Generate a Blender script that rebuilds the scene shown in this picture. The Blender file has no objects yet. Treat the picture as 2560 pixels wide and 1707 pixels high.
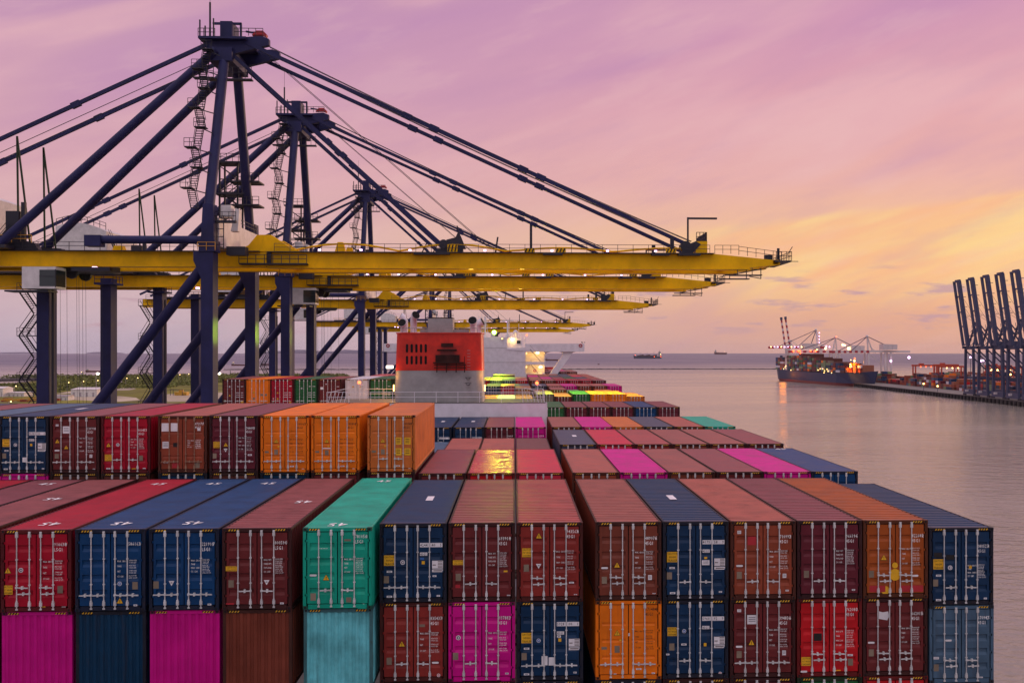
import bpy, bmesh, math, random
from mathutils import Vector, Matrix
R = math.radians
rng = random.Random(7)
S = bpy.context.scene
C = bpy.context.collection

def lin(r, g, b):
    """8-bit display colour -> linear"""
    f = lambda c: (c / 255 / 12.92) if c <= 10 else ((c / 255 + .055) / 1.055) ** 2.4
    return (f(r), f(g), f(b), 1.0)

# ---------------------------------------------------------------- camera
EYE = 42.0                       # metres above the sea
YAW = 2.2                        # the lens looks a little to starboard of the ship's axis
F, PX, PY = 2450.0, 1381.0, 876.0   # focal length and principal point in photograph pixels (2560 wide)
cd = bpy.data.cameras.new('camera')
cam = bpy.data.objects.new('camera', cd)
C.objects.link(cam)
cam.location = (0, 0, EYE)
cam.rotation_euler = (R(90), 0, R(-YAW))
cd.sensor_width = 36
cd.lens = F / 2560 * 36
cd.shift_x = (1280 - PX) / 2560
cd.shift_y = (PY - 853.5) / 2560
cd.clip_start = .5
cd.clip_end = 60000
S.camera = cam
S.render.resolution_x, S.render.resolution_y = 1024, 682
_c, _s = math.cos(R(YAW)), math.sin(R(YAW))
def cam2w(lat, dep):
    return lat * _c + dep * _s, -lat * _s + dep * _c
def on_level(px, py, z):
    """where the photograph's point (px, py) meets the level z"""
    dep = (EYE - z) * F / (py - PY)
    return cam2w((px - PX) / F * dep, dep)
def at_depth(px, py, dep):
    x, y = cam2w((px - PX) / F * dep, dep)
    return Vector((x, y, EYE - (py - PY) / F * dep))
def at_row(px, Y):
    return Y * math.tan(math.atan((px - PX) / F) + R(YAW))

# ---------------------------------------------------------------- sky, sun, exposure
SUN_AZ, SUN_EL = 47.0, 6.0       # degrees clockwise from the ship's heading, above the horizon
w = bpy.data.worlds.new('World'); S.world = w; w.use_nodes = True
nt = w.node_tree; N = nt.nodes; L = nt.links
N.clear()
def nd(t, **k):
    n = N.new(t)
    for a, b in k.items(): setattr(n, a, b)
    return n
def mth(op, a, b=None, clamp=False):
    n = nd('ShaderNodeMath', operation=op, use_clamp=clamp)
    for i, v in enumerate((a, b)):
        if v is None: continue
        if isinstance(v, (int, float)): n.inputs[i].default_value = v
        else: L.new(v, n.inputs[i])
    return n.outputs[0]
def mixc(f, a, b, mode='MIX'):
    n = nd('ShaderNodeMix', data_type='RGBA', blend_type=mode)
    for sock, v in ((n.inputs[0], f), (n.inputs[6], a), (n.inputs[7], b)):
        if isinstance(v, (int, float)): sock.default_value = v
        elif isinstance(v, tuple): sock.default_value = v
        else: L.new(v, sock)
    return n.outputs[2]
def ramp(fac, stops, interp='LINEAR'):
    n = nd('ShaderNodeValToRGB'); e = n.color_ramp.elements; n.color_ramp.interpolation = interp
    while len(e) < len(stops): e.new(.5)
    for q, (p, c) in zip(e, stops): q.position = p; q.color = c
    L.new(fac, n.inputs[0]); return n.outputs[0]
def rng_map(v, a, b, c=0.0, d=1.0, smooth=True):
    n = nd('ShaderNodeMapRange', interpolation_type='SMOOTHSTEP' if smooth else 'LINEAR')
    L.new(v, n.inputs[0])
    for i, q in enumerate((a, b, c, d)): n.inputs[i + 1].default_value = q
    return n.outputs[0]
tc = nd('ShaderNodeTexCoord')
sp = nd('ShaderNodeSeparateXYZ'); L.new(tc.outputs['Generated'], sp.inputs[0])
hx, hy, hz = sp.outputs
az = mth('MULTIPLY', mth('ARCTAN2', hx, hy), 180 / math.pi)          # 0 ahead, + to starboard
el = mth('MULTIPLY', mth('ARCSINE', hz), 180 / math.pi)
elq = mth('DIVIDE', el, 90.0, True)
# colour against height: over the port side, and over the sunset on the starboard bow
port = ramp(elq, [(0, lin(190, 172, 190)), (.02, lin(206, 180, 190)), (.06, lin(224, 184, 184)), (.11, lin(222, 172, 182)), (.17, lin(208, 158, 186)), (.23, lin(194, 146, 184)), (.36, lin(208, 176, 206)), (1, lin(230, 224, 232))])
star = ramp(elq, [(0, lin(222, 168, 152)), (.022, lin(232, 174, 146)), (.05, lin(250, 194, 146)), (.075, lin(250, 196, 150)), (.105, lin(238, 180, 172)), (.15, lin(230, 168, 178)), (.20, lin(214, 154, 184)), (.26, lin(202, 148, 186)), (.38, lin(210, 178, 206)), (1, lin(230, 224, 232))])
base = mixc(rng_map(az, -22, 24), port, star)
# long cloud streaks fanning up from the lower port side
cb = nd('ShaderNodeCombineXYZ')
L.new(mth('SUBTRACT', mth('MULTIPLY', az, .92), mth('MULTIPLY', el, -.27)), cb.inputs[0])
L.new(mth('ADD', mth('MULTIPLY', el, .92), mth('MULTIPLY', az, -.27)), cb.inputs[1])
mp = nd('ShaderNodeMapping'); L.new(cb.outputs[0], mp.inputs[0]); mp.inputs['Scale'].default_value = (.028, .12, 1)
nz = nd('ShaderNodeTexNoise'); L.new(mp.outputs[0], nz.inputs[0])
nz.inputs['Scale'].default_value = 1.75; nz.inputs['Detail'].default_value = 5; nz.inputs['Roughness'].default_value = .42; nz.inputs['Distortion'].default_value = .5
st = rng_map(nz.outputs[0], .46, .70)
hi = rng_map(el, 5, 12)
streak = mth('MULTIPLY', st, hi)
base = mixc(mth('MULTIPLY', streak, .48), base, lin(188, 136, 184))
lt = mth('MULTIPLY', rng_map(nz.outputs[0], .50, .32), hi)
base = mixc(mth('MULTIPLY', lt, .6), base, lin(236, 184, 190))
# the bright yellow gap under the cloud sheet, its upper edge rising to starboard
edge = mth('SUBTRACT', mth('ADD', mth('MULTIPLY', mth('SUBTRACT', az, 10.5), .088), 7.0), el)
nz2 = nd('ShaderNodeTexNoise'); mp2 = nd('ShaderNodeMapping'); L.new(cb.outputs[0], mp2.inputs[0]); mp2.inputs['Scale'].default_value = (.10, .75, 1)
L.new(mp2.outputs[0], nz2.inputs[0]); nz2.inputs['Scale'].default_value = 1.0; nz2.inputs['Detail'].default_value = 5
edge = mth('ADD', edge, mth('MULTIPLY', mth('SUBTRACT', nz2.outputs[0], .5), 1.1))
gap = mth('MULTIPLY', rng_map(edge, -.1, .45), rng_map(el, 1.6, 4.6))
gap = mth('MULTIPLY', gap, rng_map(az, 5, 17))
back = rng_map(az, 52, 30)
gap = mth('MULTIPLY', gap, back)
base = mixc(mth('MULTIPLY', gap, .78), base, mixc(rng_map(nz2.outputs[0], .38, .66), lin(252, 186, 142), lin(255, 212, 148)))
hot = mth('MULTIPLY', mth('MULTIPLY', rng_map(el, 4.6, 6.0), rng_map(el, 8.0, 6.4)), mth('MULTIPLY', rng_map(az, 16, 27), back))
base = mixc(mth('MULTIPLY', hot, .22), base, lin(255, 232, 150))
# small grey clouds low over the horizon
nz3 = nd('ShaderNodeTexNoise'); mp3 = nd('ShaderNodeMapping')
cb3 = nd('ShaderNodeCombineXYZ'); L.new(az, cb3.inputs[0]); L.new(el, cb3.inputs[1]); L.new(cb3.outputs[0], mp3.inputs[0])
mp3.inputs['Scale'].default_value = (.22, 1.1, 1); mp3.inputs['Location'].default_value = (3.7, 1.3, 0)
L.new(mp3.outputs[0], nz3.inputs[0]); nz3.inputs['Scale'].default_value = 1.3; nz3.inputs['Detail'].default_value = 6; nz3.inputs['Roughness'].default_value = .55
sm = mth('MULTIPLY', rng_map(nz3.outputs[0], .54, .68), mth('MULTIPLY', rng_map(el, .6, 1.6), rng_map(el, 5.6, 3.4)))
base = mixc(mth('MULTIPLY', sm, .8), base, lin(192, 154, 168))
nz4 = nd('ShaderNodeTexNoise'); mp4 = nd('ShaderNodeMapping'); L.new(cb.outputs[0], mp4.inputs[0]); mp4.inputs['Scale'].default_value = (.08, .34, 1)
L.new(mp4.outputs[0], nz4.inputs[0]); nz4.inputs['Scale'].default_value = 1.6; nz4.inputs['Detail'].default_value = 7; nz4.inputs['Roughness'].default_value = .6
base = mixc(mth('MULTIPLY', rng_map(nz4.outputs[0], .48, .68), .20), base, lin(196, 146, 178))
base = mixc(mth('MULTIPLY', rng_map(nz4.outputs[0], .50, .34), .16), base, lin(244, 200, 196))
# behind the camera the dusk sky is cooler and a little darker
behind = rng_map(mth('ABSOLUTE', az), 60, 130)
cool = ramp(elq, [(0, lin(176, 164, 180)), (.1, lin(204, 188, 202)), (.4, lin(222, 210, 222)), (1, lin(230, 224, 232))])
base = mixc(behind, base, cool)
sky = nd('ShaderNodeTexSky', sky_type='NISHITA', sun_disc=False)
sky.sun_elevation = R(SUN_EL); sky.sun_rotation = R(SUN_AZ); sky.air_density = 1.2; sky.dust_density = 2.0
bg1 = nd('ShaderNodeBackground'); L.new(base, bg1.inputs[0]); L.new(mth('MULTIPLY', mth('ADD', .94, rng_map(el, 21, 55, 0, .40)), mth('ADD', 1.0, mth('MULTIPLY', behind, .10))), bg1.inputs[1])
bg2 = nd('ShaderNodeBackground'); L.new(sky.outputs[0], bg2.inputs[0]); bg2.inputs[1].default_value = .004
ad = nd('ShaderNodeAddShader'); L.new(bg1.outputs[0], ad.inputs[0]); L.new(bg2.outputs[0], ad.inputs[1])
wo = nd('ShaderNodeOutputWorld'); L.new(ad.outputs[0], wo.inputs[0])
sl = bpy.data.lights.new('sun', 'SUN'); sl.energy = 1.5; sl.angle = R(14); sl.color = (1, .62, .36)
so = bpy.data.objects.new('sun', sl); C.objects.link(so)
so.rotation_euler = (R(90 - SUN_EL), 0, R(180 - SUN_AZ))
S.view_settings.view_transform = 'Standard'; S.view_settings.look = 'None'
S.view_settings.exposure = 0; S.view_settings.gamma = 1
S.render.engine = 'CYCLES'
S.cycles.max_bounces = 5; S.cycles.diffuse_bounces = 3; S.cycles.glossy_bounces = 3
S.cycles.transparent_max_bounces = 4; S.cycles.sample_clamp_indirect = 4
S.cycles.use_denoising = True

# ---------------------------------------------------------------- helpers
class MB:
    """collects faces for ONE mesh"""
    def __init__(s): s.v = []; s.f = []; s.m = []; s.sm = []; s.k = 0
    def add(s, vs, fs, smooth=False):
        o = len(s.v); s.v += [tuple(v) for v in vs]
        for f in fs: s.f.append(tuple(i + o for i in f)); s.m.append(s.k); s.sm.append(smooth)
        return s
    def box(s, x0, x1, y0, y1, z0, z1):
        v = [(x, y, z) for z in (z0, z1) for y in (y0, y1) for x in (x0, x1)]
        return s.add(v, [(0, 2, 3, 1), (4, 5, 7, 6), (0, 1, 5, 4), (2, 6, 7, 3), (0, 4, 6, 2), (1, 3, 7, 5)])
    def beam(s, p, q, a, b=None, up=(0, 0, 1)):
        p, q = Vector(p), Vector(q); d = (q - p).normalized(); u = Vector(up)
        if abs(d.dot(u)) > .95: u = Vector((0, 1, 0)) if abs(d.y) < .9 else Vector((1, 0, 0))
        r = d.cross(u).normalized(); u = r.cross(d).normalized(); b = b or a
        v = [e + r * (i * a / 2) + u * (j * b / 2) for e in (p, q) for j in (-1, 1) for i in (-1, 1)]
        return s.add(v, [(0, 1, 3, 2), (4, 6, 7, 5), (0, 4, 5, 1), (2, 3, 7, 6), (0, 2, 6, 4), (1, 5, 7, 3)])
    def tube(s, p, q, r, n=8, r2=None, cap=True):
        return s.path([p, q], [r, r2 if r2 is not None else r], n, cap)
    def path(s, pts, rad, n=8, cap=True):
        pts = [Vector(p) for p in pts]
        if not isinstance(rad, (list, tuple)): rad = [rad] * len(pts)
        vs = []; fs = []
        for i, p in enumerate(pts):
            d = (pts[min(i + 1, len(pts) - 1)] - pts[max(i - 1, 0)]).normalized()
            u = Vector((0, 0, 1)) if abs(d.z) < .95 else Vector((0, 1, 0))
            a = d.cross(u).normalized(); b = a.cross(d).normalized()
            for k in range(n):
                t = 2 * math.pi * (k + .5) / n
                vs.append(p + a * (math.cos(t) * rad[i]) + b * (math.sin(t) * rad[i]))
        for i in range(len(pts) - 1):
            for k in range(n):
                fs.append((i * n + k, i * n + (k + 1) % n, (i + 1) * n + (k + 1) % n, (i + 1) * n + k))
        s.add(vs, fs, True)
        if cap:
            m = len(pts) - 1
            s.add(vs[:n], [tuple(range(n - 1, -1, -1))]); s.add(vs[m * n:], [tuple(range(n))])
        return s
    def prism(s, poly, ax, a, b):
        """outline in the plane across axis ax ('x': (y,z), 'y': (x,z), 'z': (x,y)), from a to b"""
        put = {'x': lambda p, t: (t, p[0], p[1]), 'y': lambda p, t: (p[0], t, p[1]), 'z': lambda p, t: (p[0], p[1], t)}[ax]
        n = len(poly); v = [put(p, a) for p in poly] + [put(p, b) for p in poly]
        return s.add(v, [tuple(range(n)), tuple(range(2 * n - 1, n - 1, -1))] + [(i, i + n, (i + 1) % n + n, (i + 1) % n) for i in range(n)])
    def ball(s, c, r, n=8, sz=1.0):
        vs = []; fs = []; m = n // 2
        for i in range(m + 1):
            t = math.pi * i / m
            for k in range(n):
                p = 2 * math.pi * k / n
                vs.append((c[0] + r * math.sin(t) * math.cos(p), c[1] + r * math.sin(t) * math.sin(p), c[2] + r * sz * math.cos(t)))
        for i in range(m):
            for k in range(n): fs.append((i * n + k, (i + 1) * n + k, (i + 1) * n + (k + 1) % n, i * n + (k + 1) % n))
        return s.add(vs, fs, True)
    def rail(s, pts, h=1.05, step=2.0, r=.03, mid=True):
        """handrail with posts along a polyline"""
        pts = [Vector(p) for p in pts]
        for a, b in zip(pts, pts[1:]):
            n = max(1, round((b - a).length / step))
            for i in range(n + 1):
                p = a.lerp(b, i / n); s.beam(p, p + Vector((0, 0, h)), r * 2)
            for z in ((h, h * .52) if mid else (h,)):
                s.beam(a + Vector((0, 0, z)), b + Vector((0, 0, z)), r * 2)
        return s
    def stairs(s, a, b, wid, n, side):
        """open flight from a to b, treads of width wid across direction side"""
        a, b, side = Vector(a), Vector(b), Vector(side).normalized()
        for i in range(n):
            p = a.lerp(b, (i + .5) / n); s.beam(p - side * wid / 2, p + side * wid / 2, .28, .06)
        for q in (-1, 1):
            o = side * (q * wid / 2); s.beam(a + o, b + o, .06, .2)
            s.beam(a + o + Vector((0, 0, 1)), b + o + Vector((0, 0, 1)), .06)
        return s
    def mesh(s, name, nm=1):
        me = bpy.data.meshes.new(name); me.from_pydata(s.v, [], s.f); me.update()
        me.polygons.foreach_set('material_index', s.m); me.polygons.foreach_set('use_smooth', s.sm)
        return me
    def build(s, name, mats, parent=None, org=None):
        """link as one object; vertices are given in world metres, the origin goes to org or the parent's base"""
        if not isinstance(mats, (list, tuple)): mats = [mats]
        o0 = Vector(org) if org is not None else (Vector(parent['_base']) if parent is not None and '_base' in parent else Vector((0, 0, 0)))
        s.v = [tuple(Vector(v) - o0) for v in s.v]
        me = s.mesh(name)
        for m in mats: me.materials.append(m)
        bm = bmesh.new(); bm.from_mesh(me); bmesh.ops.recalc_face_normals(bm, faces=bm.faces); bm.to_mesh(me); bm.free()
        o = bpy.data.objects.new(name, me); C.objects.link(o)
        if parent is not None:
            o.parent = parent; o['_base'] = tuple(o0)
        else:
            o.location = o0; o['_base'] = tuple(o0)
        return o

def tag(o, label=None, cat=None, group=None, kind=None):
    for k, v in (('label', label), ('category', cat), ('group', group), ('kind', kind)):
        if v: o[k] = v
    return o
def thing(name, base, label, cat, group=None):
    o = bpy.data.objects.new(name, None); C.objects.link(o); o.location = base; o['_base'] = tuple(base)
    o.empty_display_size = .5
    return tag(o, label, cat, group)
def inst(me, name, parent, mats, loc=(0, 0, 0)):
    """an object of its own on shared mesh data, its materials held by the object"""
    o = bpy.data.objects.new(name, me); C.objects.link(o); o.parent = parent; o.location = loc
    if len(me.materials) == 0:
        pass
    for i, m in enumerate(mats):
        o.material_slots[i].link = 'OBJECT'; o.material_slots[i].material = m
    return o
def slots(me, n):
    while len(me.materials) < n: me.materials.append(None)
    return me
def copy_tree(o, parent=None):
    c = o.copy(); C.objects.link(c)
    if parent is not None: c.parent = parent
    for ch in list(o.children): copy_tree(ch, c)
    return c

# ---------------------------------------------------------------- materials
def mat(name, col, rough=.5, spec=.3, metal=0.0, wear=0.0, wear_col=(.05, .03, .02, 1), wear_scale=2.0, vary=.08, grain=6.0, emit=None, estr=0.0, bump=0.0, streaks=0.0, flat=0):
    m = bpy.data.materials.new(name); m.use_nodes = True
    t = m.node_tree; b = t.nodes['Principled BSDF']
    b.inputs['Roughness'].default_value = rough; b.inputs['Metallic'].default_value = metal
    b.inputs['Specular IOR Level'].default_value = spec
    if emit:
        b.inputs['Base Color'].default_value = (0, 0, 0, 1)
        b.inputs['Emission Color'].default_value = emit; b.inputs['Emission Strength'].default_value = estr
        return m
    def node(ty, **k):
        n = t.nodes.new(ty)
        for a, v in k.items(): setattr(n, a, v)
        return n
    oc = node('ShaderNodeTexCoord'); oi = node('ShaderNodeObjectInfo')
    off = node('ShaderNodeVectorMath', operation='ADD'); t.links.new(oc.outputs['Object'], off.inputs[0])
    cx = node('ShaderNodeCombineXYZ')
    ml = node('ShaderNodeMath', operation='MULTIPLY'); t.links.new(oi.outputs['Random'], ml.inputs[0]); ml.inputs[1].default_value = 57.0
    for i in range(3): t.links.new(ml.outputs[0], cx.inputs[i])
    t.links.new(cx.outputs[0], off.inputs[1])
    n1 = node('ShaderNodeTexNoise'); t.links.new(off.outputs[0], n1.inputs[0]); n1.inputs['Scale'].default_value = grain / 6; n1.inputs['Detail'].default_value = 6; n1.inputs['Roughness'].default_value = .6
    r1 = node('ShaderNodeMapRange'); t.links.new(n1.outputs[0], r1.inputs[0])
    for i, v in enumerate((.3, .7, 1 - vary * 2, 1 + vary * 2)): r1.inputs[i + 1].default_value = v
    mx = node('ShaderNodeMix', data_type='RGBA', blend_type='MULTIPLY'); mx.inputs[0].default_value = 1
    mx.inputs[6].default_value = col; t.links.new(r1.outputs[0], mx.inputs[7])
    out = mx.outputs[2]
    if wear > 0:
        mp_ = node('ShaderNodeMapping'); t.links.new(off.outputs[0], mp_.inputs[0]); mp_.inputs['Scale'].default_value = (1.9, .7, .16 if streaks else 1.0) if not flat else (.35, 1.5, 1.0)
        n2 = node('ShaderNodeTexNoise'); t.links.new(mp_.outputs[0], n2.inputs[0]); n2.inputs['Scale'].default_value = wear_scale; n2.inputs['Detail'].default_value = 9; n2.inputs['Roughness'].default_value = .68
        r2 = node('ShaderNodeMapRange'); t.links.new(n2.outputs[0], r2.inputs[0])
        for i, v in enumerate((.55, .74, 0, wear)): r2.inputs[i + 1].default_value = v
        m2 = node('ShaderNodeMix', data_type='RGBA'); t.links.new(r2.outputs[0], m2.inputs[0]); t.links.new(out, m2.inputs[6]); m2.inputs[7].default_value = wear_col
        out = m2.outputs[2]
    t.links.new(out, b.inputs['Base Color'])
    r3 = node('ShaderNodeMapRange'); t.links.new(n1.outputs[0], r3.inputs[0])
    for i, v in enumerate((.3, .7, max(.04, rough - .07), min(1, rough + .09))): r3.inputs[i + 1].default_value = v
    t.links.new(r3.outputs[0], b.inputs['Roughness'])
    if bump:
        bp = node('ShaderNodeBump'); bp.inputs['Strength'].default_value = bump; bp.inputs['Distance'].default_value = .02
        t.links.new(n1.outputs[0], bp.inputs['Height']); t.links.new(bp.outputs[0], b.inputs['Normal'])
    return m
RUST = (.055, .026, .015, 1)
M = {}
def colour(name, c, wear=.5, rough=.42, vary=.1, gloss=.46, rw=.55):
    c = (*c, 1)
    M[name] = mat('paint_' + name, c, rough, .22, wear=wear, wear_col=(c[0] * .45 + .02, c[1] * .4 + .012, c[2] * .4 + .01, 1), vary=vary, streaks=1)
    M[name + '_frame'] = mat('frame_paint_' + name, (c[0] * .24 + .010, c[1] * .24 + .006, c[2] * .24 + .005, 1), .6, .25, wear=.8, wear_col=RUST, wear_scale=3.0, vary=.15)
    k = .07   # roofs lighter: sun fading plus sky sheen put into the colour
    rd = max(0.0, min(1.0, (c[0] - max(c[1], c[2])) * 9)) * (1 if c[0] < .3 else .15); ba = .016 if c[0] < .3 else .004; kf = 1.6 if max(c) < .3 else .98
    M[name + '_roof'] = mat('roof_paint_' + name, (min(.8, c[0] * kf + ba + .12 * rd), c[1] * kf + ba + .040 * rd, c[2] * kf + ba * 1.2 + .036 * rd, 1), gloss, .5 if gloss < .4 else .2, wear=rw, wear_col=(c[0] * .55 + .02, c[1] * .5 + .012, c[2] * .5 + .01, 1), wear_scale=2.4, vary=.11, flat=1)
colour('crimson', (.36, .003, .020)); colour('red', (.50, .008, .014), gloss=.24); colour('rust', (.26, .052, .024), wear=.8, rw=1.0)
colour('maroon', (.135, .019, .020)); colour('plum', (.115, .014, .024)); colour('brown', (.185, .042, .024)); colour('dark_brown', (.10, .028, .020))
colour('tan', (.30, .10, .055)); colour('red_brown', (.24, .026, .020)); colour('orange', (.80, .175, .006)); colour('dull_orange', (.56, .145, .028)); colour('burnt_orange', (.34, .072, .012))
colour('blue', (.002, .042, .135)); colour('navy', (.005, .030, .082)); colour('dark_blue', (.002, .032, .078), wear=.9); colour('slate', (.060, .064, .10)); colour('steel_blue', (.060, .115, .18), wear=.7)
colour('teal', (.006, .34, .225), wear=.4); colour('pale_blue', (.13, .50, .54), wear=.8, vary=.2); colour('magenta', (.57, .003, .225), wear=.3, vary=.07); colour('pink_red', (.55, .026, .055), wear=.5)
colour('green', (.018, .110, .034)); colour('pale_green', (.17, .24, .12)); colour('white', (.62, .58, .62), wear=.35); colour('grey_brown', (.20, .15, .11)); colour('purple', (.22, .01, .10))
M['galv'] = mat('galvanised_steel', (.64, .64, .64, 1), .42, .5, metal=.25, wear=.4, wear_col=(.22, .14, .09, 1), vary=.12)
M['galv_old'] = mat('rusted_bar_steel', (.30, .16, .10, 1), .6, .4, wear=.5, wear_col=RUST)
M['rubber'] = mat('black_rubber', (.008, .007, .008, 1), .7, .3)
M['ink_white'] = mat('white_lettering', (.86, .85, .84, 1), .6, .3, vary=.12, wear=.3, wear_col=(.4, .35, .33, 1), wear_scale=6)
M['ink_dark'] = mat('dark_lettering', (.05, .022, .012, 1), .6, .3)
M['ink_black'] = mat('black_lettering', (.012, .012, .014, 1), .6, .3)
M['decal_yellow'] = mat('yellow_decal', (.78, .42, .012, 1), .5, .4, wear=.4, wear_col=(.35, .2, .05, 1), wear_scale=5)
M['decal_white'] = mat('white_decal', (.74, .72, .74, 1), .5, .4, wear=.4, wear_col=(.45, .42, .42, 1), wear_scale=5)
M['decal_grey'] = mat('aluminium_plate', (.22, .17, .12, 1), .5, .4, vary=.15)
M['decal_blue'] = mat('blue_decal', (.03, .12, .38, 1), .5, .4)
M['decal_black'] = mat('black_decal', (.012, .010, .010, 1), .5, .4)
M['decal_red'] = mat('red_decal', (.42, .02, .03, 1), .5, .4)
M['crane_blue'] = mat('crane_blue_paint', (.018, .019, .078, 1), .5, .22, vary=.14, wear=.35, wear_col=(.02, .018, .04, 1), wear_scale=.6, grain=2)
M['crane_yellow'] = mat('crane_yellow_paint', (.80, .44, .001, 1), .5, .16, vary=.10, wear=.3, wear_col=(.4, .17, .01, 1), wear_scale=.5, grain=2)
M['crane_white'] = mat('crane_white_paint', (.62, .58, .58, 1), .5, .4, vary=.08, wear=.35, wear_col=(.4, .34, .32, 1), wear_scale=.7)
M['crane_dark'] = mat('dark_crane_steel', (.018, .017, .030, 1), .55, .4)
M['rail_yellow'] = mat('yellow_rail_paint', (.6, .28, .02, 1), .5, .4)
M['ship_white'] = mat('white_ship_paint', (.70, .66, .72, 1), .45, .4, vary=.05, wear=.25, wear_col=(.5, .44, .45, 1), wear_scale=.5)
M['ship_grey'] = mat('grey_funnel_paint', (.30, .29, .29, 1), .5, .4, vary=.08, wear=.3, wear_col=(.2, .18, .17, 1), wear_scale=.6)
M['funnel_red'] = mat('red_funnel_paint', (.56, .020, .008, 1), .45, .4, vary=.12, wear=.5, wear_col=(.20, .008, .01, 1), wear_scale=.5)
M['sooty'] = mat('sooted_steel', (.035, .012, .010, 1), .8, .2, vary=.3)
M['soot'] = mat('soot_black', (.010, .009, .010, 1), .8, .2)
M['deck'] = mat('ship_deck_paint', (.12, .12, .11, 1), .6, .3, wear=.5, wear_col=RUST)
M['hull'] = mat('ship_hull_paint', (.03, .035, .06, 1), .5, .4, wear=.3, wear_col=RUST)
M['glass'] = mat('dark_window_glass', (.02, .03, .032, 1), .08, .6)
def lamp_mat(name, col, s): M[name] = mat(name, (0, 0, 0, 1), emit=col, estr=s)
lamp_mat('lamp_green', (.50, .95, .02, 1), 1.7); lamp_mat('lamp_violet', (1.0, .55, 1.0, 1), 4); lamp_mat('lamp_warm', (1.0, .62, .22, 1), 7)
lamp_mat('lamp_amber', (1.0, .60, .18, 1), 8); lamp_mat('lamp_red', (1.0, .10, .03, 1), 7); lamp_mat('lamp_white', (1.0, .86, .70, 1), 9)
def point(name, loc, col, power, parent=None, radius=.3, spot=None, aim=None):
    ld = bpy.data.lights.new(name, 'SPOT' if spot else 'POINT'); ld.energy = power; ld.color = col; ld.shadow_soft_size = radius
    if spot: ld.spot_size = R(spot); ld.spot_blend = .6
    o = bpy.data.objects.new(name, ld); C.objects.link(o)
    if aim is not None: o.rotation_euler = (Vector(aim) - Vector(loc)).to_track_quat('-Z', 'Y').to_euler()
    if parent is not None: o.parent = parent; o.location = Vector(loc) - Vector(parent['_base'])
    else: o.location = loc
    return o
# ---------------------------------------------------------------- shipping containers
W, L40, L45, HC, STD = 2.438, 12.192, 13.716, 2.896, 2.591
def corr(a, b, pitch, depth, flat=.5, slope=.18):
    """profile of a trapezoid corrugation from a to b: list of (position, offset)"""
    n = max(1, round((b - a) / pitch)); p = (b - a) / n; out = []
    for i in range(n):
        s = a + i * p
        out += [(s, 0), (s + p * (flat - slope), 0), (s + p * flat, -depth), (s + p * (1 - slope), -depth)]
    return out + [(b, 0)]
CM = {}
def body_mesh(Ln, H):
    k = ('body', Ln, H)
    if k in CM: return CM[k]
    m = MB(); z0, z1 = .14, H - .09
    for sx in (-1, 1):
        pr = corr(.14, Ln - .14, .278, .036)
        vs = []; fs = []
        for y, o in pr: vs += [(sx * (W / 2 - .012 + o), y, z0), (sx * (W / 2 - .012 + o), y, z1)]
        for i in range(len(pr) - 1): fs.append((2 * i, 2 * i + 2, 2 * i + 3, 2 * i + 1) if sx > 0 else (2 * i, 2 * i + 1, 2 * i + 3, 2 * i + 2))
        m.add(vs, fs)
    m.add([(-W / 2 + .1, Ln - .05, z0), (W / 2 - .1, Ln - .05, z0), (W / 2 - .1, Ln - .05, z1), (-W / 2 + .1, Ln - .05, z1)], [(1, 0, 3, 2)])
    m.add([(-W / 2 + .05, .1, z0), (W / 2 - .05, .1, z0), (W / 2 - .05, Ln - .1, z0), (-W / 2 + .05, Ln - .1, z0)], [(0, 3, 2, 1)])
    CM[k] = slots(m.mesh('container_body'), 1); return CM[k]
def roof_mesh(Ln, H, deep, flat=False):
    k = ('roof', Ln, H, deep, flat)
    if k in CM: return CM[k]
    m = MB(); pr = corr(.32, Ln - .32, .40 if deep else .27, .05 if deep else (.012 if flat else .026), .55, .24 if flat else .12); z = H - .012
    vs = []; fs = []
    for y, o in [(.02, 0)] + pr + [(Ln - .02, 0)]: vs += [(-W / 2 + .065, y, z + o), (W / 2 - .065, y, z + o)]
    for i in range(len(pr) + 1): fs.append((2 * i, 2 * i + 1, 2 * i + 3, 2 * i + 2))
    m.add(vs, fs)
    CM[k] = slots(m.mesh('container_roof'), 1); return CM[k]
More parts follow.
